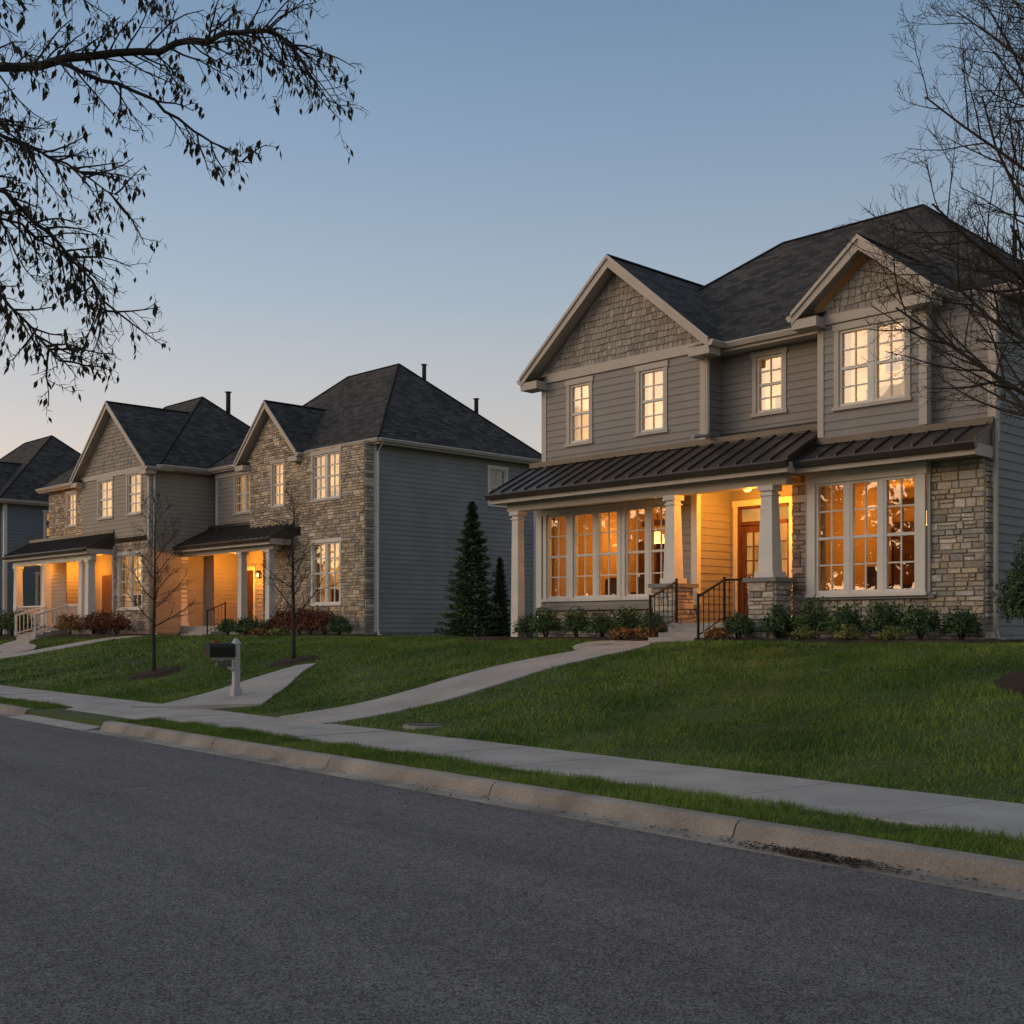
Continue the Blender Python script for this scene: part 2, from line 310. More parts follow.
# ------------------------------------------------------------------ house class
STONE=[(.42,.37,.3),(.34,.31,.265),(.48,.425,.34),(.27,.245,.21),(.44,.405,.36),(.38,.32,.24),(.54,.49,.42),(.32,.3,.275),(.45,.37,.27)]
SHAKE=[(.31,.28,.245),(.345,.312,.272),(.27,.243,.213)]
class House:
    def __init__(s,key,name):
        (cx,cy),a=HOUSES[key]; s.e=empty(name,(cx,cy,HB),math.radians(a)); s.m={}; s.w=[]; s.r=random.Random(sum(map(ord,key)))
        s.tint=(1,1,1)
    def g(s,part,mat):
        k=(part,mat)
        if k not in s.m: s.m[k]=MB()
        return s.m[k]
    def frame(s,kind,p):   # F: plane y=p facing -y ; R: plane x=p facing +x ; L: plane x=p facing -x
        if kind=='F': return lambda a,n,h:(a,p-n,h)
        if kind=='R': return lambda a,n,h:(p+n,a,h)
        return lambda a,n,h:(p-n,a,h)
    def fbox(s,mb,kind,p,a0,a1,n0,n1,h0,h1):
        F=s.frame(kind,p); A=F(a0,n0,h0); B=F(a1,n1,h1); mb.box(A[0],B[0],A[1],B[1],min(h0,h1),max(h0,h1))
    def holes(s,kind,p): return [(w['a0'],w['a1'],w['h0'],w['h1']) for w in s.w if w['k']==kind and abs(w['p']-p)<.26]
    def ivals(s,a0,a1,z,z1,holes):
        iv=[(a0,a1)]; m=(z+z1)/2
        for (b0,b1,g0,g1) in holes:
            if g0<m<g1:
                nw=[]
                for (u,v) in iv:
                    if b1<=u or b0>=v: nw.append((u,v)); continue
                    if b0>u: nw.append((u,b0))
                    if b1<v: nw.append((b1,v))
                iv=nw
        return iv
    def siding(s,kind,p,a0,a1,h0,h1,mat='siding',lim=None,exp=.165,part='siding_walls'):
        mb=s.g(part,mat); F=s.frame(kind,p); H=s.holes(kind,p); z=math.floor(h0/exp)*exp
        off=lambda h,z:.024-.018*(h-z)/exp
        while z<h1-1e-6:
            cuts=sorted({max(z,h0),min(z+exp,h1)}|{c for q in H for c in q[2:4] if max(z,h0)<c<min(z+exp,h1)})
            for c0,c1 in zip(cuts[:-1],cuts[1:]):
                for (u,v) in s.ivals(a0,a1,c0,c1,H):
                    if lim:
                        l0,r0=lim(c0); l1,r1=lim(c1); q=[(max(u,l0),c0),(min(v,r0),c0),(min(v,r1),c1),(max(u,l1),c1)]
                        if q[0][0]>=q[1][0]: continue
                    else: q=[(u,c0),(v,c0),(v,c1),(u,c1)]
                    mb.poly([F(a,off(h,z),h) for a,h in q])
                    if c0==cuts[0]: mb.poly([F(q[0][0],.005,c0),F(q[1][0],.005,c0),F(q[1][0],off(c0,z),c0),F(q[0][0],off(c0,z),c0)])
            z+=exp
    def shakes(s,kind,p,a0,a1,h0,h1,lim,exp=.15):
        mb=s.g('gable_shakes','shake'); F=s.frame(kind,p); z=h0
        while z<h1-.02:
            c1=min(z+exp,h1); u=a0-s.r.uniform(0,.1)
            while u<a1:
                w=s.r.uniform(.09,.17); v=min(u+w,a1); l0,r0=lim(z); l1,r1=lim(c1)
                x0,x1=max(u,l0)+.006,min(v,r0)-.006; y0,y1=max(u,l1)+.006,min(v,r1)-.006
                if x1>x0:
                    if y1<y0: y0=y1=(max(min((x0+x1)/2,r1),l1))
                    o=.028+s.r.uniform(0,.014); zz=z-s.r.uniform(0,.03); c=s.r.choice(SHAKE); k=s.r.uniform(.82,1.15); c=tuple(q*k for q in c)
                    mb.poly([F(x0,o,zz),F(x1,o,zz),F(y1,.008,c1),F(y0,.008,c1)],c)
                    mb.poly([F(x0,0,zz),F(x1,0,zz),F(x1,o,zz),F(x0,o,zz)],c)
                u=v
            z+=exp
        B=s.g('gable_sheathing','furn'); l,r=lim(h0); l1,r1=lim(h1); B.poly([F(l,.0,h0),F(r,.0,h0),F(r1,0,h1),F(l1,0,h1)])
    def stone(s,kind,p,a0,a1,h0,h1,lim=None):
        mb=s.g('stone_veneer','stone'); bk=s.g('stone_mortar','mortar'); F=s.frame(kind,p); H=s.holes(kind,p)
        edges=sorted({c for q in H for c in q[2:4]}|{h1}); z=h0; R=s.r
        while z<h1-1e-4:
            rh=R.choice([.07,.09,.1,.12,.14,.17]); nx=[e for e in edges if e>z+1e-4][0]
            if z+rh>nx-.05: rh=nx-z
            c0,c1=z,z+rh
            for (u,v) in s.ivals(a0,a1,c0,c1,H):
                if lim:
                    l0,r0=lim(c0); l1,r1=lim(c1)
                    if min(v,r0)<=max(u,l0): continue
                    bk.poly([F(max(u,l0),.0,c0),F(min(v,r0),.0,c0),F(min(v,r1),0,c1),F(max(u,l1),0,c1)])
                    u=max(u,l0,l1); v=min(v,r0,r1)
                    if v<=u: continue
                else: bk.poly([F(u,0,c0),F(v,0,c0),F(v,0,c1),F(u,0,c1)])
                a=u
                while a<v-.01:
                    w=R.uniform(.12,.42)
                    if a+w>v-.1: w=v-a
                    if w>.5: w*=.5
                    parts=[(c0,c1)]
                    if rh>.13 and R.random()<.4: mz=c0+rh*R.uniform(.4,.6); parts=[(c0,mz),(mz,c1)]
                    for (q0,q1) in parts:
                        g_=.005; x0,x1,y0,y1=a+g_,a+w-g_,q0+g_,q1-g_; d=R.uniform(.02,.045); b=.01
                        c=R.choice(STONE); k=R.uniform(.8,1.15); c=(c[0]*k*s.tint[0],c[1]*k*s.tint[1],c[2]*k*s.tint[2])
                        j=[R.uniform(-.004,.004) for _ in range(4)]
                        o=[F(x0,0,y0),F(x1,0,y0),F(x1,0,y1),F(x0,0,y1)]
                        i=[F(x0+b,d+j[0],y0+b),F(x1-b,d+j[1],y0+b),F(x1-b,d+j[2],y1-b),F(x0+b,d+j[3],y1-b)]
                        mb.poly(i,c)
                        for n_ in range(4): mb.poly([o[n_],o[(n_+1)%4],i[(n_+1)%4],i[n_]],c)
                    a+=w
            z=c1
    def win(s,k,p,a0,a1,h0,h1,units=1,cols=2,rows=2,room='warm',trim=.1,tm='trim',rows_low=None,proud=.04,mw=.014):
        s.w.append(dict(k=k,p=p,a0=a0,a1=a1,h0=h0,h1=h1)); fr=s.g('window_frames','white'); tr=s.g('window_casings',tm)
        B=lambda mb,*q:s.fbox(mb,k,p,*q)
        B(tr,a0-trim,a0,-.02,proud,h0-.0,h1); B(tr,a1,a1+trim,-.02,proud,h0,h1)
        B(tr,a0-trim-.03,a1+trim+.03,-.02,proud+.012,h1,h1+trim*1.25); B(tr,a0-trim-.03,a1+trim+.03,-.02,proud+.03,h0-.07,h0)
        uw=(a1-a0)/units
        for i in range(units):
            x0=a0+i*uw; x1=x0+uw
            if i>0: B(fr,x0-.045,x0+.045,-.1,.012,h0,h1)
            X0=x0+(.045 if i>0 else 0); X1=x1-(.045 if i<units-1 else 0); f=.05
            B(fr,X0,X0+f,-.1,.002,h0,h1); B(fr,X1-f,X1,-.1,.002,h0,h1); B(fr,X0+f,X1-f,-.1,.003,h0,h0+f+.01); B(fr,X0+f,X1-f,-.1,.003,h1-f,h1)
            hm=h0+(h1-h0)*.5; B(fr,X0+f,X1-f,-.085,-.01,hm-.028,hm+.028)
            for (g0,g1,rr) in ((hm+.028,h1-f,rows),(h0+f+.01,hm-.028,rows if rows_low is None else rows_low)):
                if rr<1: continue
                for c in range(1,cols): xx=X0+f+(X1-X0-2*f)*c/cols; B(fr,xx-mw,xx+mw,-.06,-.03,g0,g1)
                for r_ in range(1,rr): zz=g0+(g1-g0)*r_/rr; B(fr,X0+f,X1-f,-.058,-.028,zz-mw,zz+mw)
        gl=s.g('window_glass','glass'); F=s.frame(k,p); gl.poly([F(a0,-.05,h0),F(a1,-.05,h0),F(a1,-.05,h1),F(a0,-.05,h1)])
        if room!='room':
            m=s.g('window_room_'+room,room); D=-.9; e=.15  # glow variants give off the light from their own walls
            m.poly([F(a0-e,D,h0-e),F(a1+e,D,h0-e),F(a1+e,D,h1+e),F(a0-e,D,h1+e)])
            for q in ([F(a0-e,D,h0-e),F(a0-e,D,h1+e),F(a0-e,-.11,h1+e),F(a0-e,-.11,h0-e)],[F(a1+e,D,h0-e),F(a1+e,D,h1+e),F(a1+e,-.11,h1+e),F(a1+e,-.11,h0-e)],
                      [F(a0-e,D,h0-e),F(a1+e,D,h0-e),F(a1+e,-.11,h0-e),F(a0-e,-.11,h0-e)],[F(a0-e,D,h1+e),F(a1+e,D,h1+e),F(a1+e,-.11,h1+e),F(a0-e,-.11,h1+e)]): m.poly(q)
            fu=s.g('window_room_furniture','furn'); ww=a1-a0; r_=s.r
            B(fu,a0+ww*r_.uniform(.05,.35),a0+ww*r_.uniform(.5,.85),D+.03,D+.35,h0-e,h0+(h1-h0)*r_.uniform(.15,.36))
            pa=a0+ww*r_.uniform(.1,.5); B(fu,pa,pa+.3,D+.01,D+.04,h0+(h1-h0)*.5,h0+(h1-h0)*.5+.38)
            c=s.g('curtains','curtain')
            for sg in (0,1):
                w=(a1-a0)*s.r.uniform(.1,.2); n_=6
                for q in range(n_):
                    xa=(a0+w*q/n_) if sg==0 else (a1-w*q/n_); xb=(a0+w*(q+1)/n_) if sg==0 else (a1-w*(q+1)/n_)
                    c.poly([F(xa,-.14-.03*(q%2),h0),F(xb,-.14-.03*((q+1)%2),h0),F(xb,-.14-.03*((q+1)%2),h1),F(xa,-.14-.03*(q%2),h1)])
    def rpoly(s,pts):
        P=[Vector(p) for p in pts]; n=(P[1]-P[0]).cross(P[2]-P[0]).normalized(); 
        if n.z<0: n=-n
        h=Vector((0,0,1)).cross(n).normalized(); u=n.cross(h)
        s.g('roof_shingles','shingle').poly(pts,uv=[(p.dot(h),p.dot(u)) for p in P])
    def hip(s,x0,x1,y0,y1,he,rx0,rx1,ry,hr,gut=True):
        A=(x0,y0,he);B=(x1,y0,he);C=(x1,y1,he);D=(x0,y1,he);E=(rx0,ry,hr);G=(rx1,ry,hr)
        s.rpoly([A,B,G,E]); s.rpoly([B,C,G]); s.rpoly([C,D,E,G]); s.rpoly([D,A,E])
        cp=s.g('ridge_caps','shingle')
        for a,b in ((A,E),(B,G),(C,G),(D,E),(E,G)):
            cp.tube([a,b],.045,4)
        t=s.g('fascia_soffit','trim'); f=.2
        t.box(x0+.01,x1-.01,y0+.012,y0+.05,he-f,he-.012); t.box(x0+.01,x1-.01,y1-.05,y1-.012,he-f,he-.012)
        t.box(x0+.012,x0+.05,y0+.05,y1-.05,he-f,he-.012); t.box(x1-.05,x1-.012,y0+.05,y1-.05,he-f,he-.012)
        t.poly([(x0+.05,y0+.05,he-f+.02),(x1-.05,y0+.05,he-f+.02),(x1-.05,y1-.05,he-f+.02),(x0+.05,y1-.05,he-f+.02)])
        if gut:
            g_=s.g('gutters','trim'); s.gut_x(g_,x0,x1,y0,he); s.gut_y(g_,x1,y0,y1,he,1); s.gut_y(g_,x0,y0,y1,he,-1)
    def gut_x(s,g_,x0,x1,y,h):
        g_.prism_yz([(y+.012,h-.02),(y-.1,h-.02),(y-.12,h-.05),(y-.07,h-.14),(y+.012,h-.14)],x0-.02,x1+.02)
    def gut_y(s,g_,x,y0,y1,h,sg):
        g_.prism_xz([(x-sg*.012,h-.02),(x+sg*.1,h-.02),(x+sg*.12,h-.05),(x+sg*.07,h-.14),(x-sg*.012,h-.14)],y0,y1)
    def gable(s,xc,hw,yf,yb,he,hr,guty1=None):
        s.rpoly([(xc-hw,yf,he),(xc,yf,hr),(xc,yb,hr),(xc-hw,yb,he)]); s.rpoly([(xc+hw,yf,he),(xc,yf,hr),(xc,yb,hr),(xc+hw,yb,he)])
        s.g('ridge_caps','shingle').tube([(xc,yf,hr+.01),(xc,yb,hr+.01)],.045,4)
        t=s.g('rake_boards','trim'); w=.2
        for sg in (-1,1):
            P=[(xc+sg*hw,he-.015),(xc,hr-.015),(xc,hr-w-.05),(xc+sg*(hw),he-w)]
            t.prism_xz(P,yf+.005,yf+.05)
            P2=[(xc+sg*hw,he+.03),(xc,hr+.035),(xc,hr-.05),(xc+sg*hw,he-.055)]
            t.prism_xz(P2,yf-.035,yf+.004)
            t.poly([(xc+sg*hw,yf+.05,he-.14),(xc,yf+.05,hr-.14),(xc,yb,hr-.14),(xc+sg*hw,yb,he-.14)])
            s.gut_y(s.g('gutters','trim'),xc+sg*hw,yf,guty1 if guty1 else yb,he,sg)
            t.box(xc+sg*hw,xc+sg*(hw-.55),yf+.02,yf+.42,he-.3,he-.11)
            s.rpoly([(xc+sg*hw,yf+.0,he-.105),(xc+sg*(hw-.55),yf,he-.105),(xc+sg*(hw-.55),yf+.42,he+.05),(xc+sg*hw,yf+.42,he+.05)])
    def metal(s,x0,x1,yf,yb,he,ht,step=.38,part='metal_roof'):
        mb=s.g(part,'metal'); mb.prism_yz([(yf,he-.03),(yf,he),(yb,ht),(yb,ht-.03)],x0,x1)
        n=int((x1-x0)/step)
        for i in range(n+1):
            x=x0+.02+(x1-x0-.04)*i/n; mb.prism_yz([(yf-.005,he+.001),(yf-.005,he+.045),(yb,ht+.045),(yb,ht+.001)],x-.012,x+.012)
        mb.box(x0,x1,yb-.06,yb-.004,ht+.0,ht+.12)
        t=s.g('porch_fascia','trim'); t.box(x0+.03,x1-.03,yf+.02,yf+.06,he-.24,he-.035)
        s.gut_x(s.g('porch_gutter','metal'),x0,x1,yf,he)
        t.box(x0+.03,x0+.07,yf+.06,yb,he-.24,he-.035); t.box(x1-.07,x1-.03,yf+.06,yb,he-.24,he-.035)
        mb.poly([(x0+.03,yf,he-.035),(x0+.03,yb,he-.035),(x0+.03,yb,ht-.035)]); mb.poly([(x1-.03,yf,he-.035),(x1-.03,yb,he-.035),(x1-.03,yb,ht-.035)])
        t.poly([(x0+.07,yf+.06,he-.2),(x1-.07,yf+.06,he-.2),(x1-.07,yb,he-.2),(x0+.07,yb,he-.2)])
    def downspout(s,x,y,h1,h0=.1,out=(0,-1),mat='trim'):
        mb=s.g('downspouts',mat); ox,oy=out
        mb.tube([(x+ox*.35,y+oy*.35,h1),(x+ox*.3,y+oy*.3,h1-.08),(x+ox*.07,y+oy*.07,h1-.35),(x+ox*.06,y+oy*.06,h0+.25),(x+ox*.12,y+oy*.12,h0+.08),(x+ox*.6,y+oy*.6,h0)],.042,6,True)
    def corner(s,x,y,h0,h1,w=.12,m='trim'):
        s.g('corner_boards',m).box(x-w,x+.035,y-.035,y+w,h0,h1)
    def column(s,x,y,h0,h1,w0=.3,w1=.22,mat='white',ped=None):
        mb=s.g('porch_columns',mat)
        if ped:
            P=.29
            s.stone('F',y-P,x-P,x+P,h0-.4,ped-.06); s.stone('R',x+P,y-P,y+P,h0-.4,ped-.06); s.stone('L',x-P,y-P,y+P,h0-.4,ped-.06)
            s.g('pedestal_caps','foundation').box(x-P-.09,x+P+.09,y-P-.09,y+P+.09,ped-.06,ped+.02); h0=ped+.02
        a=w0/2;b=w1/2
        mb.box(x-a-.05,x+a+.05,y-a-.05,y+a+.05,h0,h0+.12); mb.box(x-b-.05,x+b+.05,y-b-.05,y+b+.05,h1-.1,h1)
        A=[(x-a,y-a,h0+.12),(x+a,y-a,h0+.12),(x+a,y+a,h0+.12),(x-a,y+a,h0+.12)]; B=[(x-b,y-b,h1-.1),(x+b,y-b,h1-.1),(x+b,y+b,h1-.1),(x-b,y+b,h1-.1)]
        mb.prism(A,B); mb.box(x-b-.03,x+b+.03,y-b-.03,y+b+.03,h1-.2,h1-.17)
    def lantern(s,x,y,h,energy=0,kind='F'):
        m=s.g('porch_lantern','black'); dy=-.12
        m.box(x-.04,x+.04,y-.03,y,h-.1,h+.12); m.box(x-.015,x+.015,y+dy,y,h+.13,h+.16)
        yc=y+dy
        m.prism([(x-.09,yc-.09,h+.1),(x+.09,yc-.09,h+.1),(x+.09,yc+.09,h+.1),(x-.09,yc+.09,h+.1)],[(x-.02,yc-.02,h+.17),(x+.02,yc-.02,h+.17),(x+.02,yc+.02,h+.17),(x-.02,yc+.02,h+.17)])
        m.box(x-.07,x+.07,yc-.07,yc+.07,h-.14,h-.11)
        for a in (-.065,.065):
            for b in (-.065,.065): m.box(x+a-.008,x+a+.008,yc+b-.008,yc+b+.008,h-.11,h+.1)
        s.g('lantern_bulb','bulb').tube([(x,yc,h-.09),(x,yc,h-.05),(x,yc,h+.03),(x,yc,h+.06)],[.015,.035,.03,.005],8)
    def light(s,x,y,h,e,col=(1,.345,.035),r=.08,name='porch_light'):
        l=bpy.data.lights.new(name,'POINT'); l.energy=e; l.color=col; l.shadow_soft_size=r
        o=bpy.data.objects.new(name,l); o.location=(x,y,h); COL.objects.link(o); o.parent=s.e
    def steps(s,x0,x1,yf,h,n=3,tread=.32,mat='concrete'):
        mb=s.g('porch_steps',mat)
        for i in range(n):
            hh=h*(n-i)/(n+1) ; mb.box(x0,x1,yf-tread*(i+1),yf-tread*i-.002,-.4,hh)
    def rail(s,pts,hh=.85,n=8,mat='black',k=1.0):
        mb=s.g('stair_railings',mat)
        for a,b in zip(pts[:-1],pts[1:]):
            a=Vector(a);b=Vector(b)
            mb.tube([a+Vector((0,0,hh)),b+Vector((0,0,hh))],.024*k,6,True); mb.tube([a+Vector((0,0,.1)),b+Vector((0,0,.1))],.014*k,5,True)
            for i in range(n+1):
                q=a.lerp(b,i/n); mb.tube([q+Vector((0,0,.1)),q+Vector((0,0,hh))],.01*k,4)
        for p in pts: p=Vector(p); mb.tube([p,p+Vector((0,0,hh+.06))],.028*k,6,True)
    def door(s,x0,x1,y,h0,h1,side=.35):
        d=s.g('front_door','wood'); w=s.g('door_casing','white'); gl=s.g('door_glass','glass')
        s.w.append(dict(k='F',p=y,a0=x0-.06,a1=x1+.06+side+.06,h0=h0-.01,h1=h1+.42))
        X1=x1+.06+side+.06
        w.box(x0-.16,x0-.06,y-.04,y+.03,h0,h1+.42); w.box(X1,X1+.1,y-.04,y+.03,h0,h1+.42); w.box(x0-.18,X1+.12,y-.05,y+.03,h1+.42,h1+.55)
        d.box(x0-.06,x0-.002,y-.01,y+.08,h0,h1+.42); d.box(x1+.002,x1+.06,y-.01,y+.08,h0,h1); d.box(X1-.06,X1,y-.01,y+.08,h0,h1); d.box(x0-.002,X1-.06,y-.012,y+.08,h1,h1+.08); d.box(x0,X1-.06,y-.01,y+.08,h1+.36,h1+.42)
        z=y+.03; wdt=x1-x0
        d.box(x0,x0+.13,z,z+.05,h0,h1); d.box(x1-.13,x1,z,z+.05,h0,h1); d.box(x0+.13,x1-.13,z,z+.05,h1-.16,h1); d.box(x0+.13,x1-.13,z,z+.05,h0,h0+.75); d.box(x0+.2,x1-.2,z-.012,z,h0+.15,h0+.62)
        for i in (1,2): q=x0+.13+(wdt-.26)*i/3; d.box(q-.012,q+.012,z,z+.04,h0+.75,h1-.16)
        for i in (1,2,3): q=h0+.75+(h1-.16-h0-.75)*i/4; d.box(x0+.13,x1-.13,z+.001,z+.041,q-.012,q+.012)
        d.box(x1+.06,X1-.06,z,z+.05,h0,h0+.6)
        for i in (1,2,3): q=h0+.6+(h1-h0-.6)*i/4; d.box(x1+.06,X1-.06,z,z+.04,q-.012,q+.012)
        gl.poly([(x0,z+.03,h0),(X1-.06,z+.03,h0),(X1-.06,z+.03,h1+.36),(x0,z+.03,h1+.36)])
        m=s.g('hall_room','warmdim'); m.poly([(x0-.3,y+1.2,h0),(X1+.2,y+1.2,h0),(X1+.2,y+1.2,h1+.5),(x0-.3,y+1.2,h1+.5)]); m.poly([(x0-.3,y+.1,h0),(x0-.3,y+1.2,h0),(x0-.3,y+1.2,h1+.5),(x0-.3,y+.1,h1+.5)])  # hall walls glow by themselves, standing in for a lit hall
        s.g('door_handle','black').tube([(x1-.07,z-.05,h0+.95),(x1-.07,z-.05,h0+1.2)],.012,6,True)
    def vent(s,x,y,h0,h1,r=.05):
        m=s.g('roof_vents','black'); m.tube([(x,y,h0),(x,y,h1)],r,8,True); m.tube([(x,y,h1),(x,y,h1+.02)],r*1.6,8,True)
    def finish(s):
        for (part,mat),mb in s.m.items():
            mb.obj(part,M[mat],s.e,uv=(mat=='shingle'),col=(mat in('stone','shake')))

def gable_lim(xc,hw,hb,hr):
    return lambda h:(xc-hw*max(0,(hr-h))/(hr-hb), xc+hw*max(0,(hr-h))/(hr-hb))

# ---------------- HOUSE 1
H=House('h1','craftsman_house')
H.win('F',.5,-10.42,-9.78,4.72,6.12,1,2,2)
H.win('F',.5,-8.24,-7.54,4.72,6.12,1,2,2)
H.win('F',1.1,-5.5,-4.85,4.88,6.08,1,2,2)
H.win('F',.1,-2.92,-1.54,4.55,6.02,2,2,2)
H.win('F',.3,-11.0,-10.32,1.0,3.02,1,2,2,room='room',tm='white')
H.win('F',.3,-10.12,-8.72,1.0,3.02,2,2,2,room='room',tm='white')
H.win('F',.3,-8.5,-7.2,1.0,3.02,2,2,2,room='room',tm='white')
H.win('F',-.1,-3.32,-1.22,.95,3.08,3,2,2,room='room',tm='white',trim=.17)
H.door(-6.22,-5.38,1.5,.4,2.55,.32)
xc=-8.87
H.siding('F',.5,-11.32,-6.42,3.9,6.3)
H.g('frieze','trim').box(-11.36,-6.39,.44,.5,6.28,6.5)
L=gable_lim(xc,2.5,6.5,8.62); H.shakes('F',.5,-11.4,-6.3,6.5,8.5,L)
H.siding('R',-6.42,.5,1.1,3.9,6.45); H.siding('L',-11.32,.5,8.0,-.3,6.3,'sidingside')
H.corner(-6.42,.5,4.2,6.28); H.g('corner_boards','trim').box(-11.355,-11.2,.465,.62,4.2,6.28)
H.gable(xc,2.85,.08,4.2,6.42,8.8,1.0)
H.siding('F',1.1,-6.42,-3.2,3.9,6.45)
H.g('frieze','trim').box(-6.4,-3.3,1.05,1.1,6.3,6.5)
H.siding('F',.1,-3.35,-1.15,3.9,6.4)
H.g('frieze','trim').box(-3.38,-1.12,.04,.1,6.18,6.36)
L2=gable_lim(-2.25,1.2,6.36,7.35); H.shakes('F',.1,-3.5,-1.0,6.36,7.3,L2)
H.gable(-2.3,1.45,-.3,3.2,6.42,7.62,.6)
H.g('corner_boards','trim').box(-3.385,-3.25,.065,.2,4.0,6.2); H.corner(-1.15,.1,4.0,6.2)
H.siding('R',-1.15,.1,.4,3.9,6.4)
H.siding('F',.4,-1.15,0,3.9,6.35,'siding'); H.corner(0,.4,3.6,6.3)
H.siding('L',-3.35,.1,1.1,3.9,6.4)
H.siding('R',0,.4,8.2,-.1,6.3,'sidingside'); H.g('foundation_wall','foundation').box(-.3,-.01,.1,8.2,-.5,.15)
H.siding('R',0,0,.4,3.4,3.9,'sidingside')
H.hip(-11.75,.42,.62,8.6,6.42,-7.0,-3.4,4.4,9.62,gut=False)
H.gut_x(H.g('gutters','trim'),-6.0,-3.7,.62,6.42); H.gut_x(H.g('gutters','trim'),-.95,.44,.62,6.42); H.gut_y(H.g('gutters','trim'),.42,.6,8.6,6.42,1)
H.stone('F',0,-3.9,-3.49,-.3,3.62); H.stone('F',0,-1.05,0,-.3,3.62); H.stone('F',0,-3.49,-1.05,-.3,.83)
H.stone('R',0,0,.4,-.3,3.4)
H.g('stone_sill','foundation').box(-3.75,-.9,-.11,.02,.83,.9)
b=H.g('bay_surround','trim'); b.box(-3.56,-.98,-.085,-.005,3.26,3.5); 
b.box(-3.56,-3.5,-.085,-.005,.9,3.26); b.box(-1.04,-.98,-.085,-.005,.9,3.26)
H.metal(-3.75,.12,-.62,.1,3.5,3.86)
H.stone('F',.3,-11.3,-6.5,-.3,.72); H.g('stone_sill','foundation').box(-11.35,-6.45,.17,.34,.72,.79)
H.siding('F',.3,-11.3,-6.5,.79,3.5); H.siding('R',-6.5,.3,1.5,.4,3.6,'siding')
H.siding('L',-11.3,.3,.6,-.3,3.9)
H.g('corner_boards','white').box(-6.62,-6.46,.26,.4,.79,3.4); H.g('corner_boards','white').box(-11.34,-11.16,.26,.42,.79,3.4)
H.siding('F',1.5,-6.5,-3.9,.4,3.6); H.stone('L',-3.9,0,1.5,-.3,3.5)
pf=H.g('porch_floor','concrete'); pf.box(-6.75,-3.92,-.85,1.5,-.4,.4)
H.stone('F',-.85,-6.75,-6.2,-.35,.34); H.stone('F',-.85,-4.85,-3.92,-.35,.34)
H.metal(-11.75,-3.4,-.95,.5,3.5,4.25)
H.g('metal_roof','metal').prism_yz([(.45,4.2),(.45,4.24),(1.1,4.55),(1.1,4.5)],-6.42,-3.4)
H.g('porch_beam','trim').box(-11.45,-3.65,-.62,-.38,3.08,3.3)
H.column(-11.2,-.5,-.1,3.08,.24,.2); H.column(-6.5,-.5,.4,3.08,.3,.22,ped=1.2); H.column(-4.1,-.5,.4,3.08,.34,.24,ped=1.25)
H.steps(-6.1,-4.95,-.85,.4,3)
H.rail([(-6.1,-1.75,.05),(-6.1,-.9,.4)],.85,6); H.rail([(-4.9,-1.75,.05),(-4.9,-.9,.4),(-4.45,-.7,.4)],.85,5)
H.lantern(-4.62,1.5,2.35)
H.light(-5.2,.45,3.0,160); H.light(-4.62,1.2,2.3,24)
H.g('porch_ceiling_light','lampshade').tube([(-5.2,.3,3.29),(-5.2,.3,3.2),(-5.2,.3,3.12)],[.12,.12,.04],12)
H.downspout(-6.3,.5,6.35,4.35,(0,-1)); H.downspout(0.06,.15,6.35,.0,(1,0.0))
def room(x0,x1,y0,y1,h0,h1):
    m=H.g('room_walls','paint'); m.poly([(x0,y1,h0),(x1,y1,h0),(x1,y1,h1),(x0,y1,h1)]); m.poly([(x0,y0,h0),(x0,y1,h0),(x0,y1,h1),(x0,y0,h1)]); m.poly([(x1,y0,h0),(x1,y1,h0),(x1,y1,h1),(x1,y0,h1)])
    m.poly([(x0,y0,h1),(x1,y0,h1),(x1,y1,h1),(x0,y1,h1)]); H.g('room_floor','furn').poly([(x0,y0,h0),(x1,y0,h0),(x1,y1,h0),(x0,y1,h0)])
room(-11.2,-6.62,.42,4.2,.4,3.3); room(-3.85,-.15,.03,4.0,.4,3.3)
f=H.g('room_furniture','furn')
for (x0,x1,yy) in ((-11.1,-10.5,4.2),(-8.0,-7.1,4.2),(-3.7,-3.1,4.0)): 
    f.box(x0,x1,yy-.35,yy-.02,.4,2.6)
for (x0,x1,yy) in ((-10.3,-9.5,4.2),(-1.2,-.4,4.0)): f.box(x0,x1,yy-.04,yy-.01,.4,2.55)
for (x,w_) in ((-9.3,.5),(-8.7,.45)): f.box(x,x+w_,4.14,4.18,1.6,2.3)
for (x,w_) in ((-2.8,.5),(-2.1,.6)): f.box(x,x+w_,3.94,3.98,1.5,2.35)
f.box(-11.2,-6.62,4.1,4.19,3.0,3.12); f.box(-3.85,-.15,3.9,3.99,3.0,3.12)
for i in range(9): x=-11+i*.55; f.box(x,x+.05,4.13,4.19,.4,3.0)
for i in range(7): x=-3.7+i*.55; f.box(x,x+.05,3.93,3.99,.4,3.0)
f.box(-9.8,-8.2,1.6,2.5,1.1,1.16); f.box(-3.0,-1.2,1.5,2.4,1.1,1.16)
for x in (-9.7,-8.3,-2.9,-1.3):
    for y in (1.7,2.4): f.box(x-.03,x+.03,y-.03,y+.03,.4,1.1)
for (x,y) in ((-9.5,1.3),(-8.6,1.3),(-2.6,1.2),(-1.6,1.2),(-10.2,2.0)):
    f.box(x-.22,x+.22,y-.22,y+.22,.82,.88); f.box(x-.22,x+.22,y-.24,y-.2,.88,1.5)
    for q in (-.2,.2):
        for w in (-.2,.2): f.box(x+q-.02,x+q+.02,y+w-.02,y+w+.02,.4,.82)
for (x,y) in ((-9.0,2.05),(-2.1,1.95)):
    H.g('pendant_lamps','lampshade').tube([(x,y,2.62),(x,y,2.55),(x,y,2.35)],[.06,.14,.2],14); f.tube([(x,y,2.6),(x,y,3.3)],.01,5)
RC=(1,.46,.1)
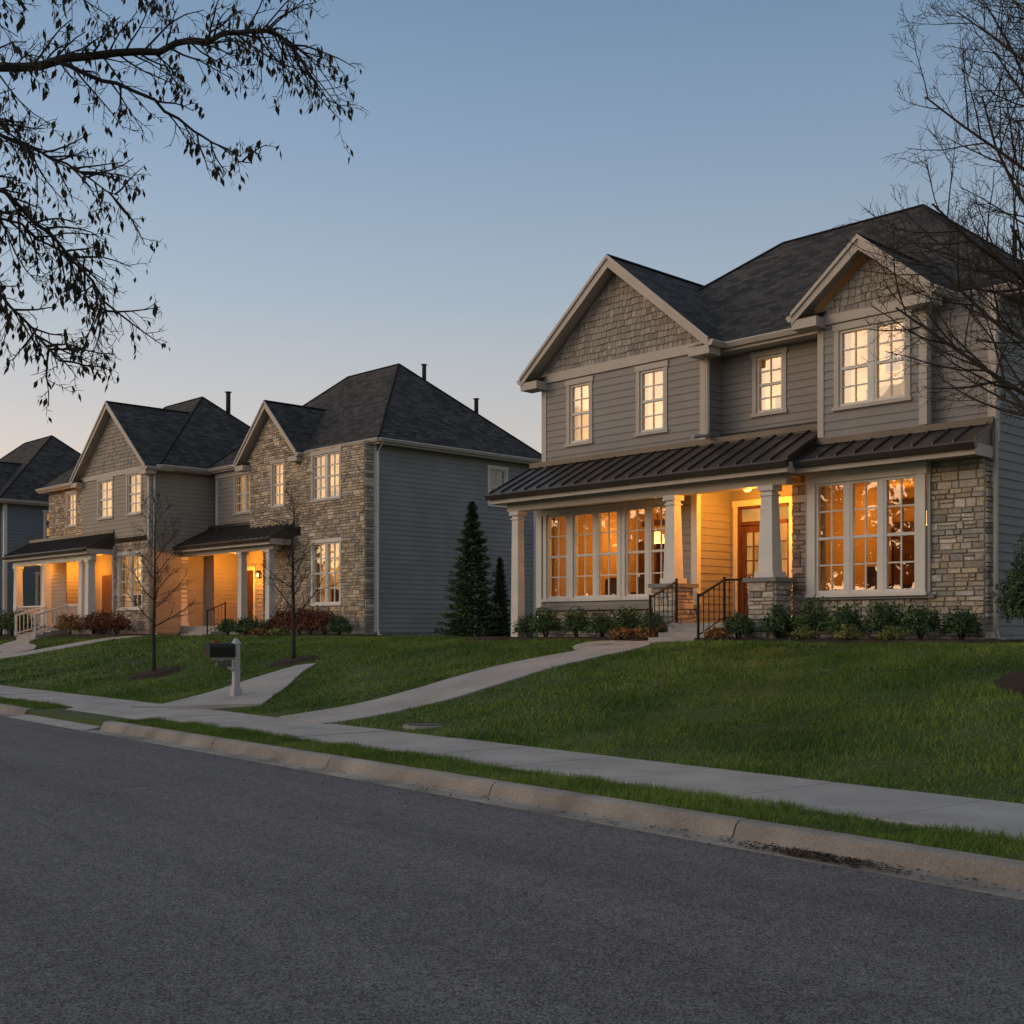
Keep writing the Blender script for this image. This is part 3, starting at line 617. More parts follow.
H.light(-9.0,2.05,2.25,60,RC,.12,'dining_lamp'); H.light(-10.5,3.0,2.6,30,RC,.12,'room_lamp'); H.light(-7.5,2.4,2.8,30,RC,.12,'room_lamp')
H.light(-2.1,1.95,2.25,56,RC,.12,'dining_lamp'); H.light(-3.0,2.8,2.8,24,RC,.12,'room_lamp')
c=H.g('curtains','curtain')
for (p,a,b,h0,h1) in ((.3,-11.0,-10.9,1.0,3.02),(.3,-8.72,-8.82,1.0,3.02),(.3,-7.2,-7.32,1.0,3.02),(-.1,-3.32,-3.2,.95,3.08),(-.1,-1.22,-1.34,.95,3.08)):
    for q in range(6):
        xa=a+(b-a)*q/6; xb=a+(b-a)*(q+1)/6
        c.poly([(xa,p+.16+.03*(q%2),h0),(xb,p+.16+.03*((q+1)%2),h0),(xb,p+.16+.03*((q+1)%2),h1),(xa,p+.16+.03*(q%2),h1)])
H.vent(-1.8,5.4,8.0,8.9); H.vent(-1.2,6.0,7.6,8.3)
H.finish()

# ---------------- HOUSE 2
H=House('h2','stone_house')
H.tint=(1.06,.98,.88)
H.win('F',0,-2.95,-1.4,4.75,6.3,2,2,2,room='warmdim',mw=.02); H.win('F',0,-2.95,-1.4,1.15,3.25,2,2,2,room='warmdim',tm='white',mw=.02)
H.win('F',.1,-5.65,-4.95,4.75,6.3,1,2,2,room='warm',mw=.02)
H.win('F',.5,-8.9,-7.5,4.75,6.2,2,2,2,room='warmdim',mw=.02)
H.win('R',0,5.6,6.4,4.8,6.1,1,2,2,room='dark',tm='white')
H.stone('F',0,-3.7,0,-.3,6.5); H.stone('R',0,0,.35,-.3,6.5)
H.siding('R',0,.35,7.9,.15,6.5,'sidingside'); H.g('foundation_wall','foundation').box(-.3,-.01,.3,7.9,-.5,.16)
H.g('corner_boards','white').box(-.1,.035,.35,.45,.16,6.4); H.g('corner_boards','white').box(-.1,.035,7.85,7.97,.16,6.4)
L=gable_lim(-5.7,1.75,6.5,8.3)
H.stone('F',.1,-7.2,-3.7,3.9,6.5); H.stone('F',.1,-7.4,-3.9,6.5,8.2,lim=L)
H.gable(-5.7,2.05,-.25,4.0,6.5,8.55,.8)
H.stone('R',-3.7,0,.1,-.3,6.5)
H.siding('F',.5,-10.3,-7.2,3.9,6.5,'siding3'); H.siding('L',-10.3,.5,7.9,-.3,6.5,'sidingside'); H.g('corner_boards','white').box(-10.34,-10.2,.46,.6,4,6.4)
H.g('frieze','trim').box(-10.34,-7.4,.44,.5,6.2,6.42)
H.hip(-10.75,.42,.25,8.35,6.6,-6.8,-3.6,4.3,10.25)
H.siding('F',1.4,-10.3,-8.6,.4,3.6,'siding3'); H.siding('F',1.4,-8.6,-3.7,.4,3.6,'siding3')
H.stone('F',.1,-6.3,-3.7,-.3,3.6); H.siding('L',-6.3,.1,1.4,.4,3.5,'siding3')
H.g('porch_floor','concrete').box(-11.4,-6.32,-.7,1.4,-.4,.4)
H.siding('R',-10.2,.3,1.4,.4,3.6,'siding3'); H.siding('F',.3,-11.3,-10.2,.4,3.6,'siding3'); H.siding('L',-11.3,.3,6,-.3,3.6,'siding3')
H.metal(-11.6,-4.2,-1.0,.5,3.5,4.25,part='metal_roof')
H.g('porch_beam','trim').box(-11.3,-4.4,-.72,-.48,3.1,3.3)
for x in (-11.0,-6.6,-4.75): H.column(x,-.6,.0 if x<-11.5 else .4 if x<-6.4 else -.1,3.1,.28,.22)
H.g('front_door','wood').box(-9.9,-9.0,1.36,1.39,.4,2.6)
H.g('door_casing','white').box(-10.02,-9.9,1.34,1.38,.4,2.72); H.g('door_casing','white').box(-9.0,-8.88,1.34,1.38,.4,2.72); H.g('door_casing','white').box(-10.02,-8.88,1.335,1.38,2.6,2.74)
H.lantern(-8.6,1.4,2.4); H.light(-8.8,.4,2.9,135); H.light(-8.6,1.1,2.2,16); H.light(-6.8,.3,2.9,35)
H.steps(-9.2,-7.6,-.7,.4,3); H.rail([(-7.55,-1.5,.1),(-7.55,-.75,.4)],.85,5)
H.downspout(.1,.4,6.5,.0,(1,0),'white')
H.vent(-3.2,5.2,9.4,10.3,.08); H.vent(-1.8,6.6,7.9,9.0,.08)
H.finish()

# ---------------- HOUSE 3
H=House('h3','gabled_house')
H.tint=(1.08,.96,.82)
H.win('F',0,-1.75,-.65,4.8,6.35,1,2,2,room='warmdim',mw=.02); H.win('F',0,-4.3,-3.1,4.8,6.3,1,2,2,room='warm',mw=.02)
H.win('F',0,-2.5,-.6,1.1,3.2,2,2,2,room='warmdim',tm='white',mw=.02)
H.win('F',.6,-8.7,-7.8,4.8,6.2,1,2,2,room='warm',mw=.02)
H.siding('F',0,-5.9,-4.6,3.9,6.5,'siding3'); H.siding('F',0,-4.6,0,3.9,6.5,'siding3'); H.stone('F',0,-2.9,0,-.3,3.7)
L=gable_lim(-2.95,2.9,6.5,9.2); H.shakes('F',0,-6,0,6.5,9.0,L)
H.g('frieze','trim').box(-5.9,.0,-.06,0,6.4,6.6)
H.gable(-2.95,3.3,-.35,4.0,6.5,9.35,.8)
H.siding('R',0,0,8,.1,6.5,'siding3'); H.corner(0,0,3.7,6.4); H.g('corner_boards','white').box(-3.05,-2.9,-.06,.1,.0,3.6)
H.siding('L',-5.9,0,.6,3.9,6.5,'siding3')
H.stone('F',.6,-10.6,-5.9,3.9,6.5); H.siding('L',-10.6,.6,8,-.3,6.5,'siding3')
H.hip(-11,.42,.25,8.4,6.6,-6.8,-3.6,4.3,10.25)
H.siding('F',1.4,-10.6,-2.9,.4,3.6,'siding3'); H.siding('R',-7.9,.2,1.4,.4,3.5,'siding3'); H.siding('F',.2,-10.6,-7.9,.4,3.5,'siding3')
H.g('porch_floor','concrete').box(-10.9,-3.0,-.9,1.4,-.4,.4)
H.metal(-11.2,-2.9,-1.2,.0,3.5,4.15)
H.g('porch_beam','white').box(-10.9,-3.1,-.92,-.68,3.05,3.3)
for x in (-10.6,-7.6,-4.0,-3.4): H.column(x,-.8,.4,3.05,.34,.26)
H.g('front_door','wood').box(-6.9,-6.0,1.34,1.37,.4,2.6)
H.light(-7.0,.4,2.9,120); H.light(-5.0,.4,2.9,65); H.light(-9.5,-.3,2.9,32); H.lantern(-5.6,1.4,2.4)
H.steps(-7.3,-5.4,-.9,.4,4)
H.rail([(-7.3,-2.2,.0),(-7.3,-.9,.4)],.85,8,'white',2); H.rail([(-5.35,-2.2,.0),(-5.35,-.9,.4)],.85,8,'white',2); H.rail([(-5.35,-.85,.4),(-4.15,-.85,.4)],.85,9,'white',2); H.rail([(-10.4,-.85,.4),(-7.8,-.85,.4)],.85,18,'white',2)
H.downspout(.05,.15,6.5,0,(1,0),'white')
H.vent(-3.0,5.2,9.3,10.5,.1); H.vent(-1.5,6.2,8.2,9.7,.08)
H.finish()

# ---------------- HOUSE 4
H=House('h4','blue_house')
H.win('R',0,2.0,3.2,4.7,6.1,1,2,2,room='warmdim',tm='white'); H.win('R',0,1.6,2.9,1.1,3.0,1,2,2,room='dark',tm='white')
H.siding('R',0,0,8,0,6.5,'siding4'); H.siding('F',0,-11,0,0,6.5,'siding4'); H.siding('L',-11,0,8,0,6.5,'siding4')
H.corner(0,0,0,6.4,m='white'); H.hip(-11.4,.4,-.4,8.4,6.6,-7.5,-3.9,4.0,10.6)
H.gable(-3.0,2.6,-.8,3,6.5,8.8,.2); H.shakes('F',-.45,-5.6,-.4,6.5,8.5,gable_lim(-3,2.4,6.5,8.6))
H.siding('F',-.45,-5.4,-.6,0,6.5,'siding4')
H.metal(-.0+.02,1.2,2.4,4.6,3.3,3.7)
H.finish()

# ------------------------------------------------------------------ beds
def in_bed(X,Y):
    m=np.zeros(X.shape,bool)
    for h,(x0,x1),d in BEDS:
        x,y=w2loc(h,X,Y); edge=-d+.18*np.sin(x*1.3)+.1*np.sin(x*2.9)
        m|=(x>x0)&(x<x1)&(y>edge)&(y<2)
    return m
BEDS=[('h1',(-4.75,.9),2.0),('h1',(-11.8,-6.3),1.7),('h1',(-14.2,-11.8),.6),('h2',(-7.2,.8),1.9),('h3',(-5.1,.7),2.0),('h3',(-11.5,-7.6),2.2)]
for h,(x0,x1),d in BEDS:
    mb=MB(); nx=int((x1-x0)/.12); ny=26
    rb=random.Random(int(x0*10)); pts=[]
    for i in range(nx+1):
        x=x0+(x1-x0)*i/nx; edge=-d+.18*math.sin(x*1.3)+.1*math.sin(x*2.9)
        for j in range(ny+1):
            y=edge+(.55-edge)*j/ny; X,Y=loc2w(h,x,y); 
            z=terrW(X,Y)+.03+.05*min(1,j/4)*(1 if 0<i<nx else 0)+rb.uniform(-.012,.012); pts.append((X,Y,z if j>0 else terrW(X,Y)-.02))
    mb.v=pts
    for i in range(nx):
        for j in range(ny):
            a=i*(ny+1)+j; mb.f.append((a,a+ny+1,a+ny+2,a+1)); mb.uv.append([(0,0)]*4); mb.c.append((1,1,1))
    mb.obj('mulch_bed',M['mulch'])
def ring(X,Y,r):
    mb=MB(); n=28; c=(X,Y,terrW(X,Y)+.09)
    rb=random.Random(int(X*10)); R=[r*(1+rb.uniform(-.08,.08)) for _ in range(n)]
    for i in range(n):
        a=2*math.pi*i/n; b=2*math.pi*(i+1)/n
        def P(an,rr,dz): x=X+rr*math.cos(an); y=Y+rr*math.sin(an); return (x,y,terrW(x,y)+dz)
        mb.poly([c,P(a,R[i]*.6,.08),P(b,R[(i+1)%n]*.6,.08)]); mb.poly([P(a,R[i]*.6,.08),P(a,R[i],-.0),P(b,R[(i+1)%n],-.0),P(b,R[(i+1)%n]*.6,.08)])
    mb.obj('mulch_ring',M['mulch'])
RINGS=[(7.0,14.7,1.1),(-8.95,30.0,.75),(-5.1,28.0,.65)]
for r in RINGS: ring(*r)

# ------------------------------------------------------------------ grass blades
def dist_path(X,Y):
    out=np.zeros(X.shape,bool)
    for (pp,_,w0,w1) in PATHS:
        for i in range(len(pp)-1):
            a=pp[i]; b=pp[i+1]; d=b-a; L=d@d; u=np.clip(((X-a[0])*d[0]+(Y-a[1])*d[1])/L,0,1)
            D=np.hypot(X-a[0]-u*d[0],Y-a[1]-u*d[1]); w=(w0+(w1-w0)*(i+.5)/len(pp))/2; out|=D<w-.015
    return out
def patch(s0,s1,t0,t1,dens):
    n=int((s1-s0)*(t1-t0)*dens); s=RS.uniform(s0,s1,n); t=RS.uniform(t0,t1,n); return s,t
S=[];T=[];Wd=[];Hh=[]
for (s0,s1,t0,t1,dens,w,h) in ((7.31,8.12,-8,19.0,3600,.008,.065),(7.31,8.1,22.8,60,1200,.016,.055),(9.66,20,-12,12,1200,.012,.06),(9.66,20,12,30,600,.02,.065),(9.68,22,30,75,170,.04,.07),(18,30,-14,45,30,.06,.08)):
    s,t=patch(s0,s1,t0,t1,dens); S.append(s);T.append(t);Wd.append(np.full(len(s),w));Hh.append(np.full(len(s),h))
S=np.concatenate(S);T=np.concatenate(T);Wd=np.concatenate(Wd);Hh=np.concatenate(Hh)
X=nv[0]*S+dv[0]*T; Y=nv[1]*S+dv[1]*T
k=(Y>4)&(np.abs(X)<.62*Y+1.5)&~((T>19.05)&(T<22.75)&(S<8.2))
k&=~dist_path(X,Y); k&=~in_bed(X,Y)
for (a,b,r) in RINGS: k&=np.hypot(X-a,Y-b)>r*.93
k&=np.hypot(X+1.28,Y-17.65)>.32
for h in ('h1','h2','h3'):
    x,y=w2loc(h,X,Y); k&=~((x>-12)&(x<.1)&(y>-.9)&(y<9))
X,Y,S,T,Wd,Hh=[q[k] for q in (X,Y,S,T,Wd,Hh)]
n=len(X)
Z=np.where(S<9.0,.12,terr(S,T))-.005
cl=.75+.45*np.sin(X*2.3+1.2*np.sin(Y*1.9))*np.sin(Y*2.7+X)+.25*np.sin(X*7.1+Y*3)*np.sin(Y*6.3-X*2)+RS.uniform(-.25,.35,n); Hh=Hh*np.clip(cl,.35,1.6)
an=RS.uniform(0,2*np.pi,n); lx=RS.normal(0,.45,n)*Hh; ly=RS.normal(0,.45,n)*Hh
co=np.empty((n,3,3),np.float32); dx=np.cos(an)*Wd/2; dy=np.sin(an)*Wd/2
co[:,0]=np.stack([X-dx,Y-dy,Z],1); co[:,1]=np.stack([X+dx,Y+dy,Z],1); co[:,2]=np.stack([X+lx,Y+ly,Z+Hh],1)
def trimesh(name,co,mat):
    n=co.shape[0]; k=co.shape[1]; me=bpy.data.meshes.new(name); me.vertices.add(n*k); me.vertices.foreach_set('co',co.astype(np.float32).ravel())
    me.loops.add(n*k); me.loops.foreach_set('vertex_index',np.arange(n*k,dtype=np.int32)); me.polygons.add(n)
    me.polygons.foreach_set('loop_start',np.arange(0,n*k,k,dtype=np.int32)); me.polygons.foreach_set('loop_total',np.full(n,k,dtype=np.int32))
    me.materials.append(mat); me.update(calc_edges=True); o=bpy.data.objects.new(name,me); COL.objects.link(o); return o
trimesh('grass',co,M['grass'])

# ------------------------------------------------------------------ plants
def leafcloud(cen,rad,n,size,seed,shape='ball',elong=1.0,shell=.5):
    r=np.random.RandomState(seed); cen=np.array(cen)
    if shape=='ball':
        d=r.normal(size=(n,3)); d/=np.linalg.norm(d,axis=1)[:,None]; d[:,2]=np.abs(d[:,2])*1.0-.25*r.rand(n)
        lump=1+.16*np.sin(d[:,0]*5+seed)*np.sin(d[:,1]*6+seed*2)+.1*np.sin(d[:,2]*9+seed)
        rr=(shell+(1-shell)*r.rand(n)**.6)*lump*(1+.12*(r.rand(n)**4)*2); p=d*rr[:,None]*np.array(rad)
        nrm=d
    else:
        h=r.rand(n)**1.35; a=r.uniform(0,2*np.pi,n); nb=11; a=np.round(a/(2*np.pi)*nb+.5*((h*16).astype(int)%2))*(2*np.pi/nb)+.5*((h*16).astype(int)%2)*.57+r.normal(0,.16,n)
        tier=.62+.42*((h*16)%1<.55)
        rr=(1-h)**.8*tier*(.3+.75*r.rand(n)**.6)*(1+.2*np.sin(a*4+h*20))
        p=np.stack([np.cos(a)*rr*rad[0],np.sin(a)*rr*rad[1],h*rad[2]+rr*.12*rad[0]],1); nrm=np.stack([np.cos(a),np.sin(a),.25+0*a],1)
    p=p+cen
    u=r.normal(size=(n,3)); u/=np.linalg.norm(u,axis=1)[:,None]; v=np.cross(u,nrm+.6*r.normal(size=(n,3))); v/=np.linalg.norm(v,axis=1)[:,None]
    s=size*(.6+.8*r.rand(n))[:,None]
    if shape!='ball': u=nrm/np.linalg.norm(nrm,axis=1)[:,None]+.5*r.normal(size=(n,3)); 
    co=np.stack([p-u*s*elong,p+v*s*.45,p+u*s*elong,p-v*s*.45],1); return co
def plant(name,leaf,mat,stems=None,loc=(0,0,0)):
    e=empty(name,loc); o=trimesh('foliage',leaf,mat); o.parent=e
    if stems: q=stems.obj('stems',M['bark'],e)
    return e
sd=[10]
def shrub(h,x,y,r,ht,mat='shrubgreen',name='shrub',n=900,size=.035):
    X_,Y_=loc2w(h,x,y); z=terrW(X_,Y_)+.03; sd[0]+=1
    st=MB(); rr=random.Random(sd[0])
    for i in range(12):
        a=rr.uniform(0,6.28); q=rr.uniform(.4,.9); st.tube([(0,0,-.05),(math.cos(a)*r*q*.4,math.sin(a)*r*q*.4,ht*.45),(math.cos(a)*r*q,math.sin(a)*r*q,ht*rr.uniform(.75,1.05))],[.012,.008,.003],4)
    plant(name,leafcloud((0,0,ht*.35),(r,r,ht*.66),n,size,sd[0],elong=1.0,shell=.35),M[mat],st,(X_,Y_,z))
rr=random.Random(2)
for x in (-10.9,-10.1,-9.3,-8.5,-7.7,-7.0): shrub('h1',x,-.55+rr.uniform(-.15,.15),rr.uniform(.33,.4),rr.uniform(.6,.78),n=1500)
for x,y,r,h in ((-4.35,-1.2,.3,.55),(-3.75,-.75,.34,.68),(-3.0,-.7,.38,.78),(-2.3,-.75,.36,.7),(-1.55,-.7,.38,.76),(-.85,-.7,.38,.7),(-.2,-.5,.32,.62)): shrub('h1',x,y,r,h,n=1600)
for x,y in ((-2.7,-1.5),(-1.75,-1.55),(-.9,-1.6)): shrub('h1',x,y,.24,.28,'shrublime',n=700,size=.03)
for x,y in ((-6.6,-1.35),(-7.1,-1.2),(-7.0,-1.6),(-4.5,-1.7)): shrub('h1',x,y,.24,.28,'shruborange','ornamental_grass',n=800,size=.035)
shrub('h1',-6.7,-.95,.32,.6,n=1200)
for x,y in ((-3.4,-.9),(-2.6,-.8),(-1.8,-.9),(-1.0,-.9)): shrub('h2',x,y,.55,1.0,'shrubred',n=1100,size=.05)
for x,y in ((-4.3,-.9),(-5.2,-1.0),(-.2,-.9),(-5.9,-.9),(-6.6,-1.2)): shrub('h2',x,y,.42,.65,n=900,size=.05)
shrub('h2',-2.8,-1.5,.4,.3,'shrublime',n=500,size=.05); shrub('h2',-3.9,-1.6,.35,.3,'shruborange',n=500,size=.05)
for x,y,m in ((-.9,-.9,'shrubred'),(-1.8,-1,'shrubred'),(-2.7,-1,'shrubred'),(-4.2,-1.3,'shruborange'),(-8.6,-1.5,'shrubgreen'),(-9.5,-1.5,'shrubgreen'),(-10.5,-1.6,'shrubgreen')): shrub('h3',x,y,.55,.9 if m!='shrubgreen' else 1.2,m,n=900,size=.06)
shrub('h1',.9,-.4,.42,1.6,'evergreen','evergreen_shrub',n=5000,size=.035)
def conifer(X_,Y_,r,h,n,seed,size=.05):
    st=MB(); st.tube([(0,0,-.1),(0,0,h*.97)],[.05,.01],6); q=random.Random(seed)
    for i in range(90):
        z=h*(.05+.9*q.random()); a=q.uniform(0,6.28); L=r*(1-z/h)**.85; st.tube([(0,0,z),(math.cos(a)*L,math.sin(a)*L,z+L*.2)],[.012,.003],3)
    plant('evergreen_tree',leafcloud((0,0,.05),(r,r,h),n,size,seed,'cone',1.1),M['evergreen'],st,(X_,Y_,terrW(X_,Y_)))
conifer(-1.05,31.5,.78,3.55,8000,5,.055); conifer(-.32,31.9,.32,2.1,4000,6,.045)

# ------------------------------------------------------------------ bare trees
def rvec(r): 
    v=Vector((r.gauss(0,1),r.gauss(0,1),r.gauss(0,1))); return v.normalized()
def branch(mb,p,d,L,r0,lev,R,leaves=None,up=.15,kids=(5,5,4),shr=.55,spread=.75,sides=5,droop=0,crook=.16,rmin=.0032):
    npt=5 if lev<2 else 4; pts=[p.copy()]; rad=[r0]; dd=d.normalized(); seg=L/(npt-1); rend=r0*.35
    for i in range(1,npt):
        dd=(dd+rvec(R)*crook+Vector((0,0,up-droop))*.35).normalized(); pts.append(pts[-1]+dd*seg); rad.append(r0+(rend-r0)*i/(npt-1))
    mb.tube(pts,rad,sides if lev==0 else (4 if lev==1 else 3))
    if lev<len(kids):
        nk=kids[lev]
        for k_ in range(nk):
            f=.25+.75*(k_+R.random()*.8)/nk; f=min(f,1); i=min(int(f*(npt-1)),npt-2); q=pts[i].lerp(pts[i+1],f*(npt-1)-i)
            t=(pts[i+1]-pts[i]).normalized(); side=rvec(R); side=(side-t*side.dot(t)).normalized(); nd=(t*(1-spread*.5)+side*spread).normalized()
            branch(mb,q,nd,L*shr*R.uniform(.6,1.15)*(1.1-.45*f),max(rad[i]*.55,rmin),lev+1,R,leaves,up,kids,shr,spread,sides,droop,crook,rmin)
    elif leaves is not None:
        for q in range(R.choice([0,0,1,2])):
            a=pts[R.randint(1,npt-1)]; leaves.append((a+rvec(R)*.02,R.uniform(.045,.095)))
def leafmesh(name,leaves,R,mat,parent):
    co=[]
    for p,L in leaves:
        d=(Vector((0,0,-1))+rvec(R)*.45).normalized(); s=d.orthogonal().normalized(); s=Matrix.Rotation(R.uniform(0,6.28),3,d)@s; w=L*.2
        e=p+d*.01; co.append([tuple(e),tuple(e+d*L*.45+s*w),tuple(e+d*L),tuple(e+d*L*.45-s*w)])
    o=trimesh(name,np.array(co),mat); o.parent=parent
R=random.Random(11); e=empty('bare_tree'); mb=MB(); lv=[]
tx,ty=-6.6,2.4
mb.tube([(tx,ty,-.1),(tx+.02,ty+.05,1.2),(tx+.1,ty+.2,2.6),(tx-.05,ty+.1,4.5),(tx-.2,ty,6.5),(tx-.1,ty+.2,8.5)],[.24,.19,.16,.12,.08,.03],10)
for i in range(9):
    a=R.uniform(0,6.28); branch(mb,Vector((tx-.05,ty+.1,3.5+i*.55)),Vector((math.cos(a),math.sin(a),.5)),2.4,.05,0,R,None,.15,(4,4,3))
LIMBS=[
 ([(-6.5,2.6,3.0),(-5.2,6,4.7),(-3.95,8.2,5.45),(-3.0,8.6,5.7),(-2.35,8.8,5.9),(-1.85,8.9,6.05),(-1.6,9.0,5.95)],.045,.5,.1),
 ([(-3.3,8.5,5.65),(-2.75,8.8,5.55),(-2.3,9.0,5.3),(-2.0,9.1,5.12)],.017,.33,.13),
 ([(-5.0,6.3,4.9),(-3.9,8.0,5.9),(-3.2,8.4,6.15),(-2.6,8.6,6.35)],.03,.45,.13),
 ([(-5.2,6,4.6),(-4.4,7.6,4.9),(-3.9,8.1,4.85),(-3.5,8.5,4.6),(-3.15,8.8,4.25),(-2.95,8.8,3.9)],.028,.42,.09),
 ([(-5.2,6,4.5),(-4.3,7.8,4.3),(-3.8,8.3,4.1),(-3.5,8.6,3.85),(-3.3,8.7,3.55)],.022,.38,.09),
 ([(-5.1,6,4.6),(-4.2,8.2,4.75),(-3.7,8.7,4.6),(-3.2,9.0,4.3)],.02,.42,.09),
 ([(-5.0,6.4,5.0),(-4.2,8.8,5.4),(-3.6,9.4,5.3),(-3.2,9.7,5.1)],.02,.42,.11),
 ([(-5.1,6.2,4.9),(-4.0,8.0,5.1),(-3.5,8.4,5.15)],.02,.45,.11),
]
for pts,r0,LL,spc in LIMBS:
    pp=smooth_path(pts,5); K=len(pp); pv=[Vector(p)+rvec(R)*.025 for p in pp]; mb.tube(pv,[r0*(1-.8*i/K) for i in range(K)],6)
    tot=sum((pv[i+1]-pv[i]).length for i in range(K-1)); nb=int(tot/spc)
    for q in range(nb):
        f=(q+R.random())/nb*(K-1); i=min(int(f),K-2); p=pv[i].lerp(pv[i+1],f-i)
        if p.y<6: continue
        t=(pv[i+1]-pv[i]).normalized(); sv=rvec(R); sv=(sv-t*sv.dot(t)).normalized(); 
        branch(mb,p,(t*.7+sv*.8+Vector((0,0,-.05))).normalized(),LL*R.uniform(.5,1.3),.009,0,R,lv,0,(4,3),.55,.7,4,.12,.22)
mb.obj('branches',M['bark'],e,smooth=True); leafmesh('seed_pods',lv,R,M['leafdry'],e)
def bare_tree(X_,Y_,h,crown,seed,nl,trunk_r,kids,first,L0,tw=1,lrf=.45,rmin=.0032):
    R=random.Random(seed); z0=terrW(X_,Y_); e=empty('bare_tree',(X_,Y_,z0)); mb=MB(); K=9; pts=[];rad=[]
    for i in range(K): pts.append(Vector((R.uniform(-.03,.03)*h*.12*i/3,R.uniform(-.03,.03)*h*.12*i/3,-.1+(h*.93)*i/(K-1)))); rad.append(trunk_r*(1-.92*i/(K-1))+.003)
    mb.tube(pts,rad,8)
    for i in range(nl):
        f=first+(1-first)*(i+R.random()*.5)/nl; z=f*h*.9; j=min(int((z+.1)/(h*.93)*(K-1)),K-2); u=(z+.1)/(h*.93)*(K-1)-j; q=pts[j].lerp(pts[j+1],min(u,1))
        a=i*2.4+R.uniform(-.4,.4); el=.45+.7*f; L=L0*(1-.6*((f-first)/(1-first)))*R.uniform(.8,1.15)
        branch(mb,q,Vector((math.cos(a),math.sin(a),el)),L,max(trunk_r*(1-f*.8)*lrf,.006),0,R,None,.22,kids,.55,.68,5,0,.14,rmin)
    mb.obj('branches',M['bark'],e,smooth=True)
bare_tree(7.0,14.6,12,3,24,56,.14,(10,6,5),.22,3.3,lrf=.36,rmin=.004)
bare_tree(-8.95,30.0,4.9,1,22,20,.055,(7,5),.25,1.3,rmin=.0045)
bare_tree(-5.1,28.0,4.2,1,23,18,.055,(7,5),.28,1.15,rmin=.0045)

# ------------------------------------------------------------------ distant trees
R_=np.random.RandomState(9); cs=[]
for i in range(60):
    t=-60+i*3.6+R_.uniform(-1,1); s=-40+R_.uniform(-5,5); x,y=SW(s,t); r=R_.uniform(3,4.6); h=R_.uniform(10,15)
    cs.append(leafcloud((x,y,h*.4),(r,r,h*.6),700,.5,100+i,shell=.3))
for i in range(40):
    t=-40+i*7+R_.uniform(-1,1); s=75+R_.uniform(-8,8); x,y=SW(s,t); r=R_.uniform(3,5); h=R_.uniform(4,6)
    cs.append(leafcloud((x,y,h*.45+1),(r,r,h*.6),300,.5,200+i))
trimesh('distant_trees',np.concatenate(cs),M['distant'])

# ------------------------------------------------------------------ mailbox
mx,my=-5.45,23.7; mz=terrW(mx,my); e=empty('mailbox',(mx,my,mz),SA+math.pi)
mb=MB(); mb.box(-.06,.06,-.06,.06,-.1,1.06); mb.box(-.09,.09,-.09,.09,-.05,.16); mb.box(-.075,.075,-.075,.075,.16,.2)
mb.prism([(-.08,-.08,1.06),(.08,-.08,1.06),(.08,.08,1.06),(-.08,.08,1.06)],[(-.02,-.02,1.17),(.02,-.02,1.17),(.02,.02,1.17),(-.02,.02,1.17)])
mb.box(0.06,.5,-.03,.03,.75,.8); mb.prism_xz([(.06,.5),(.06,.56),(.3,.75),(.38,.75)],-.02,.02); mb.obj('post',surf('post_paint',(.36,.38,.4),(.42,.44,.46),3,.6),e)
mb=MB(); prof=[]
for i in range(11): a=math.pi*i/10; prof.append((.12*math.cos(a),.97+.11*math.sin(a)))
prof=[(.12,.802)]+prof+[(-.12,.802)]
mb.prism_yz(prof,.07,.6); mb.prism_yz([(y*1.06,.802+(z-.802)*1.05) for y,z in prof],.6,.615); mb.obj('box',M['black'],e)
mb=MB(); mb.box(.3,.32,-.135,-.122,.92,1.12); mb.box(.3,.4,-.135,-.122,1.07,1.12); mb.obj('flag',surf('flag_red',(.3,.02,.02),(.35,.03,.03),3,.5),e)
mb=MB(); mb.prism_yz([(.065*math.cos(i*.628),.67+.055*math.sin(i*.628)) for i in range(10)],.12,.42); mb.obj('newspaper_tube',surf('tube_grey',(.08,.085,.09),(.11,.115,.12),3,.6),e)
ux,uy=-1.28,17.65; uz=terrW(ux,uy)+.01; e=empty('utility_cover',(ux,uy,uz)); mb=MB(); mb.tube([(0,0,-.1),(0,0,.005)],.33,28,True); mb.obj('ring',M['concrete_old'],e)
mb=MB(); mb.tube([(0,0,.0),(0,0,.015)],.25,28,True); mb.obj('lid',surf('lid_iron',(.05,.05,.045),(.09,.085,.08),8,.7,.5,60),e)
# ------------------------------------------------------------------ world
w=bpy.data.worlds.new('World'); scene.world=w; w.use_nodes=True; nt=w.node_tree; L=nt.links.new
bg=nt.nodes['Background']; tc=N(nt,'ShaderNodeTexCoord')
sunaz=math.radians(-98)
sd_=(math.sin(sunaz),math.cos(sunaz),0)
sep=N(nt,'ShaderNodeSeparateXYZ'); nm=N(nt,'ShaderNodeVectorMath',operation='NORMALIZE'); L(tc.outputs['Generated'],nm.inputs[0]); L(nm.outputs[0],sep.inputs[0])
rp=N(nt,'ShaderNodeValToRGB'); cr=rp.color_ramp; cr.elements[0].position=0; cr.elements[0].color=(.84,.6,.43,1); cr.elements[1].position=1; cr.elements[1].color=(.26,.3,.37,1)
for pz,cc in ((.08,(.71,.56,.46)),(.17,(.51,.49,.495)),(.27,(.335,.41,.5)),(.37,(.23,.325,.46)),(.47,(.155,.25,.39)),(.65,(.24,.29,.38))):
    q=cr.elements.new(pz); q.color=c4(cc)
L(sep.outputs['Z'],rp.inputs[0])
dt=N(nt,'ShaderNodeVectorMath',operation='DOT_PRODUCT'); dt.inputs[1].default_value=sd_; L(nm.outputs[0],dt.inputs[0])
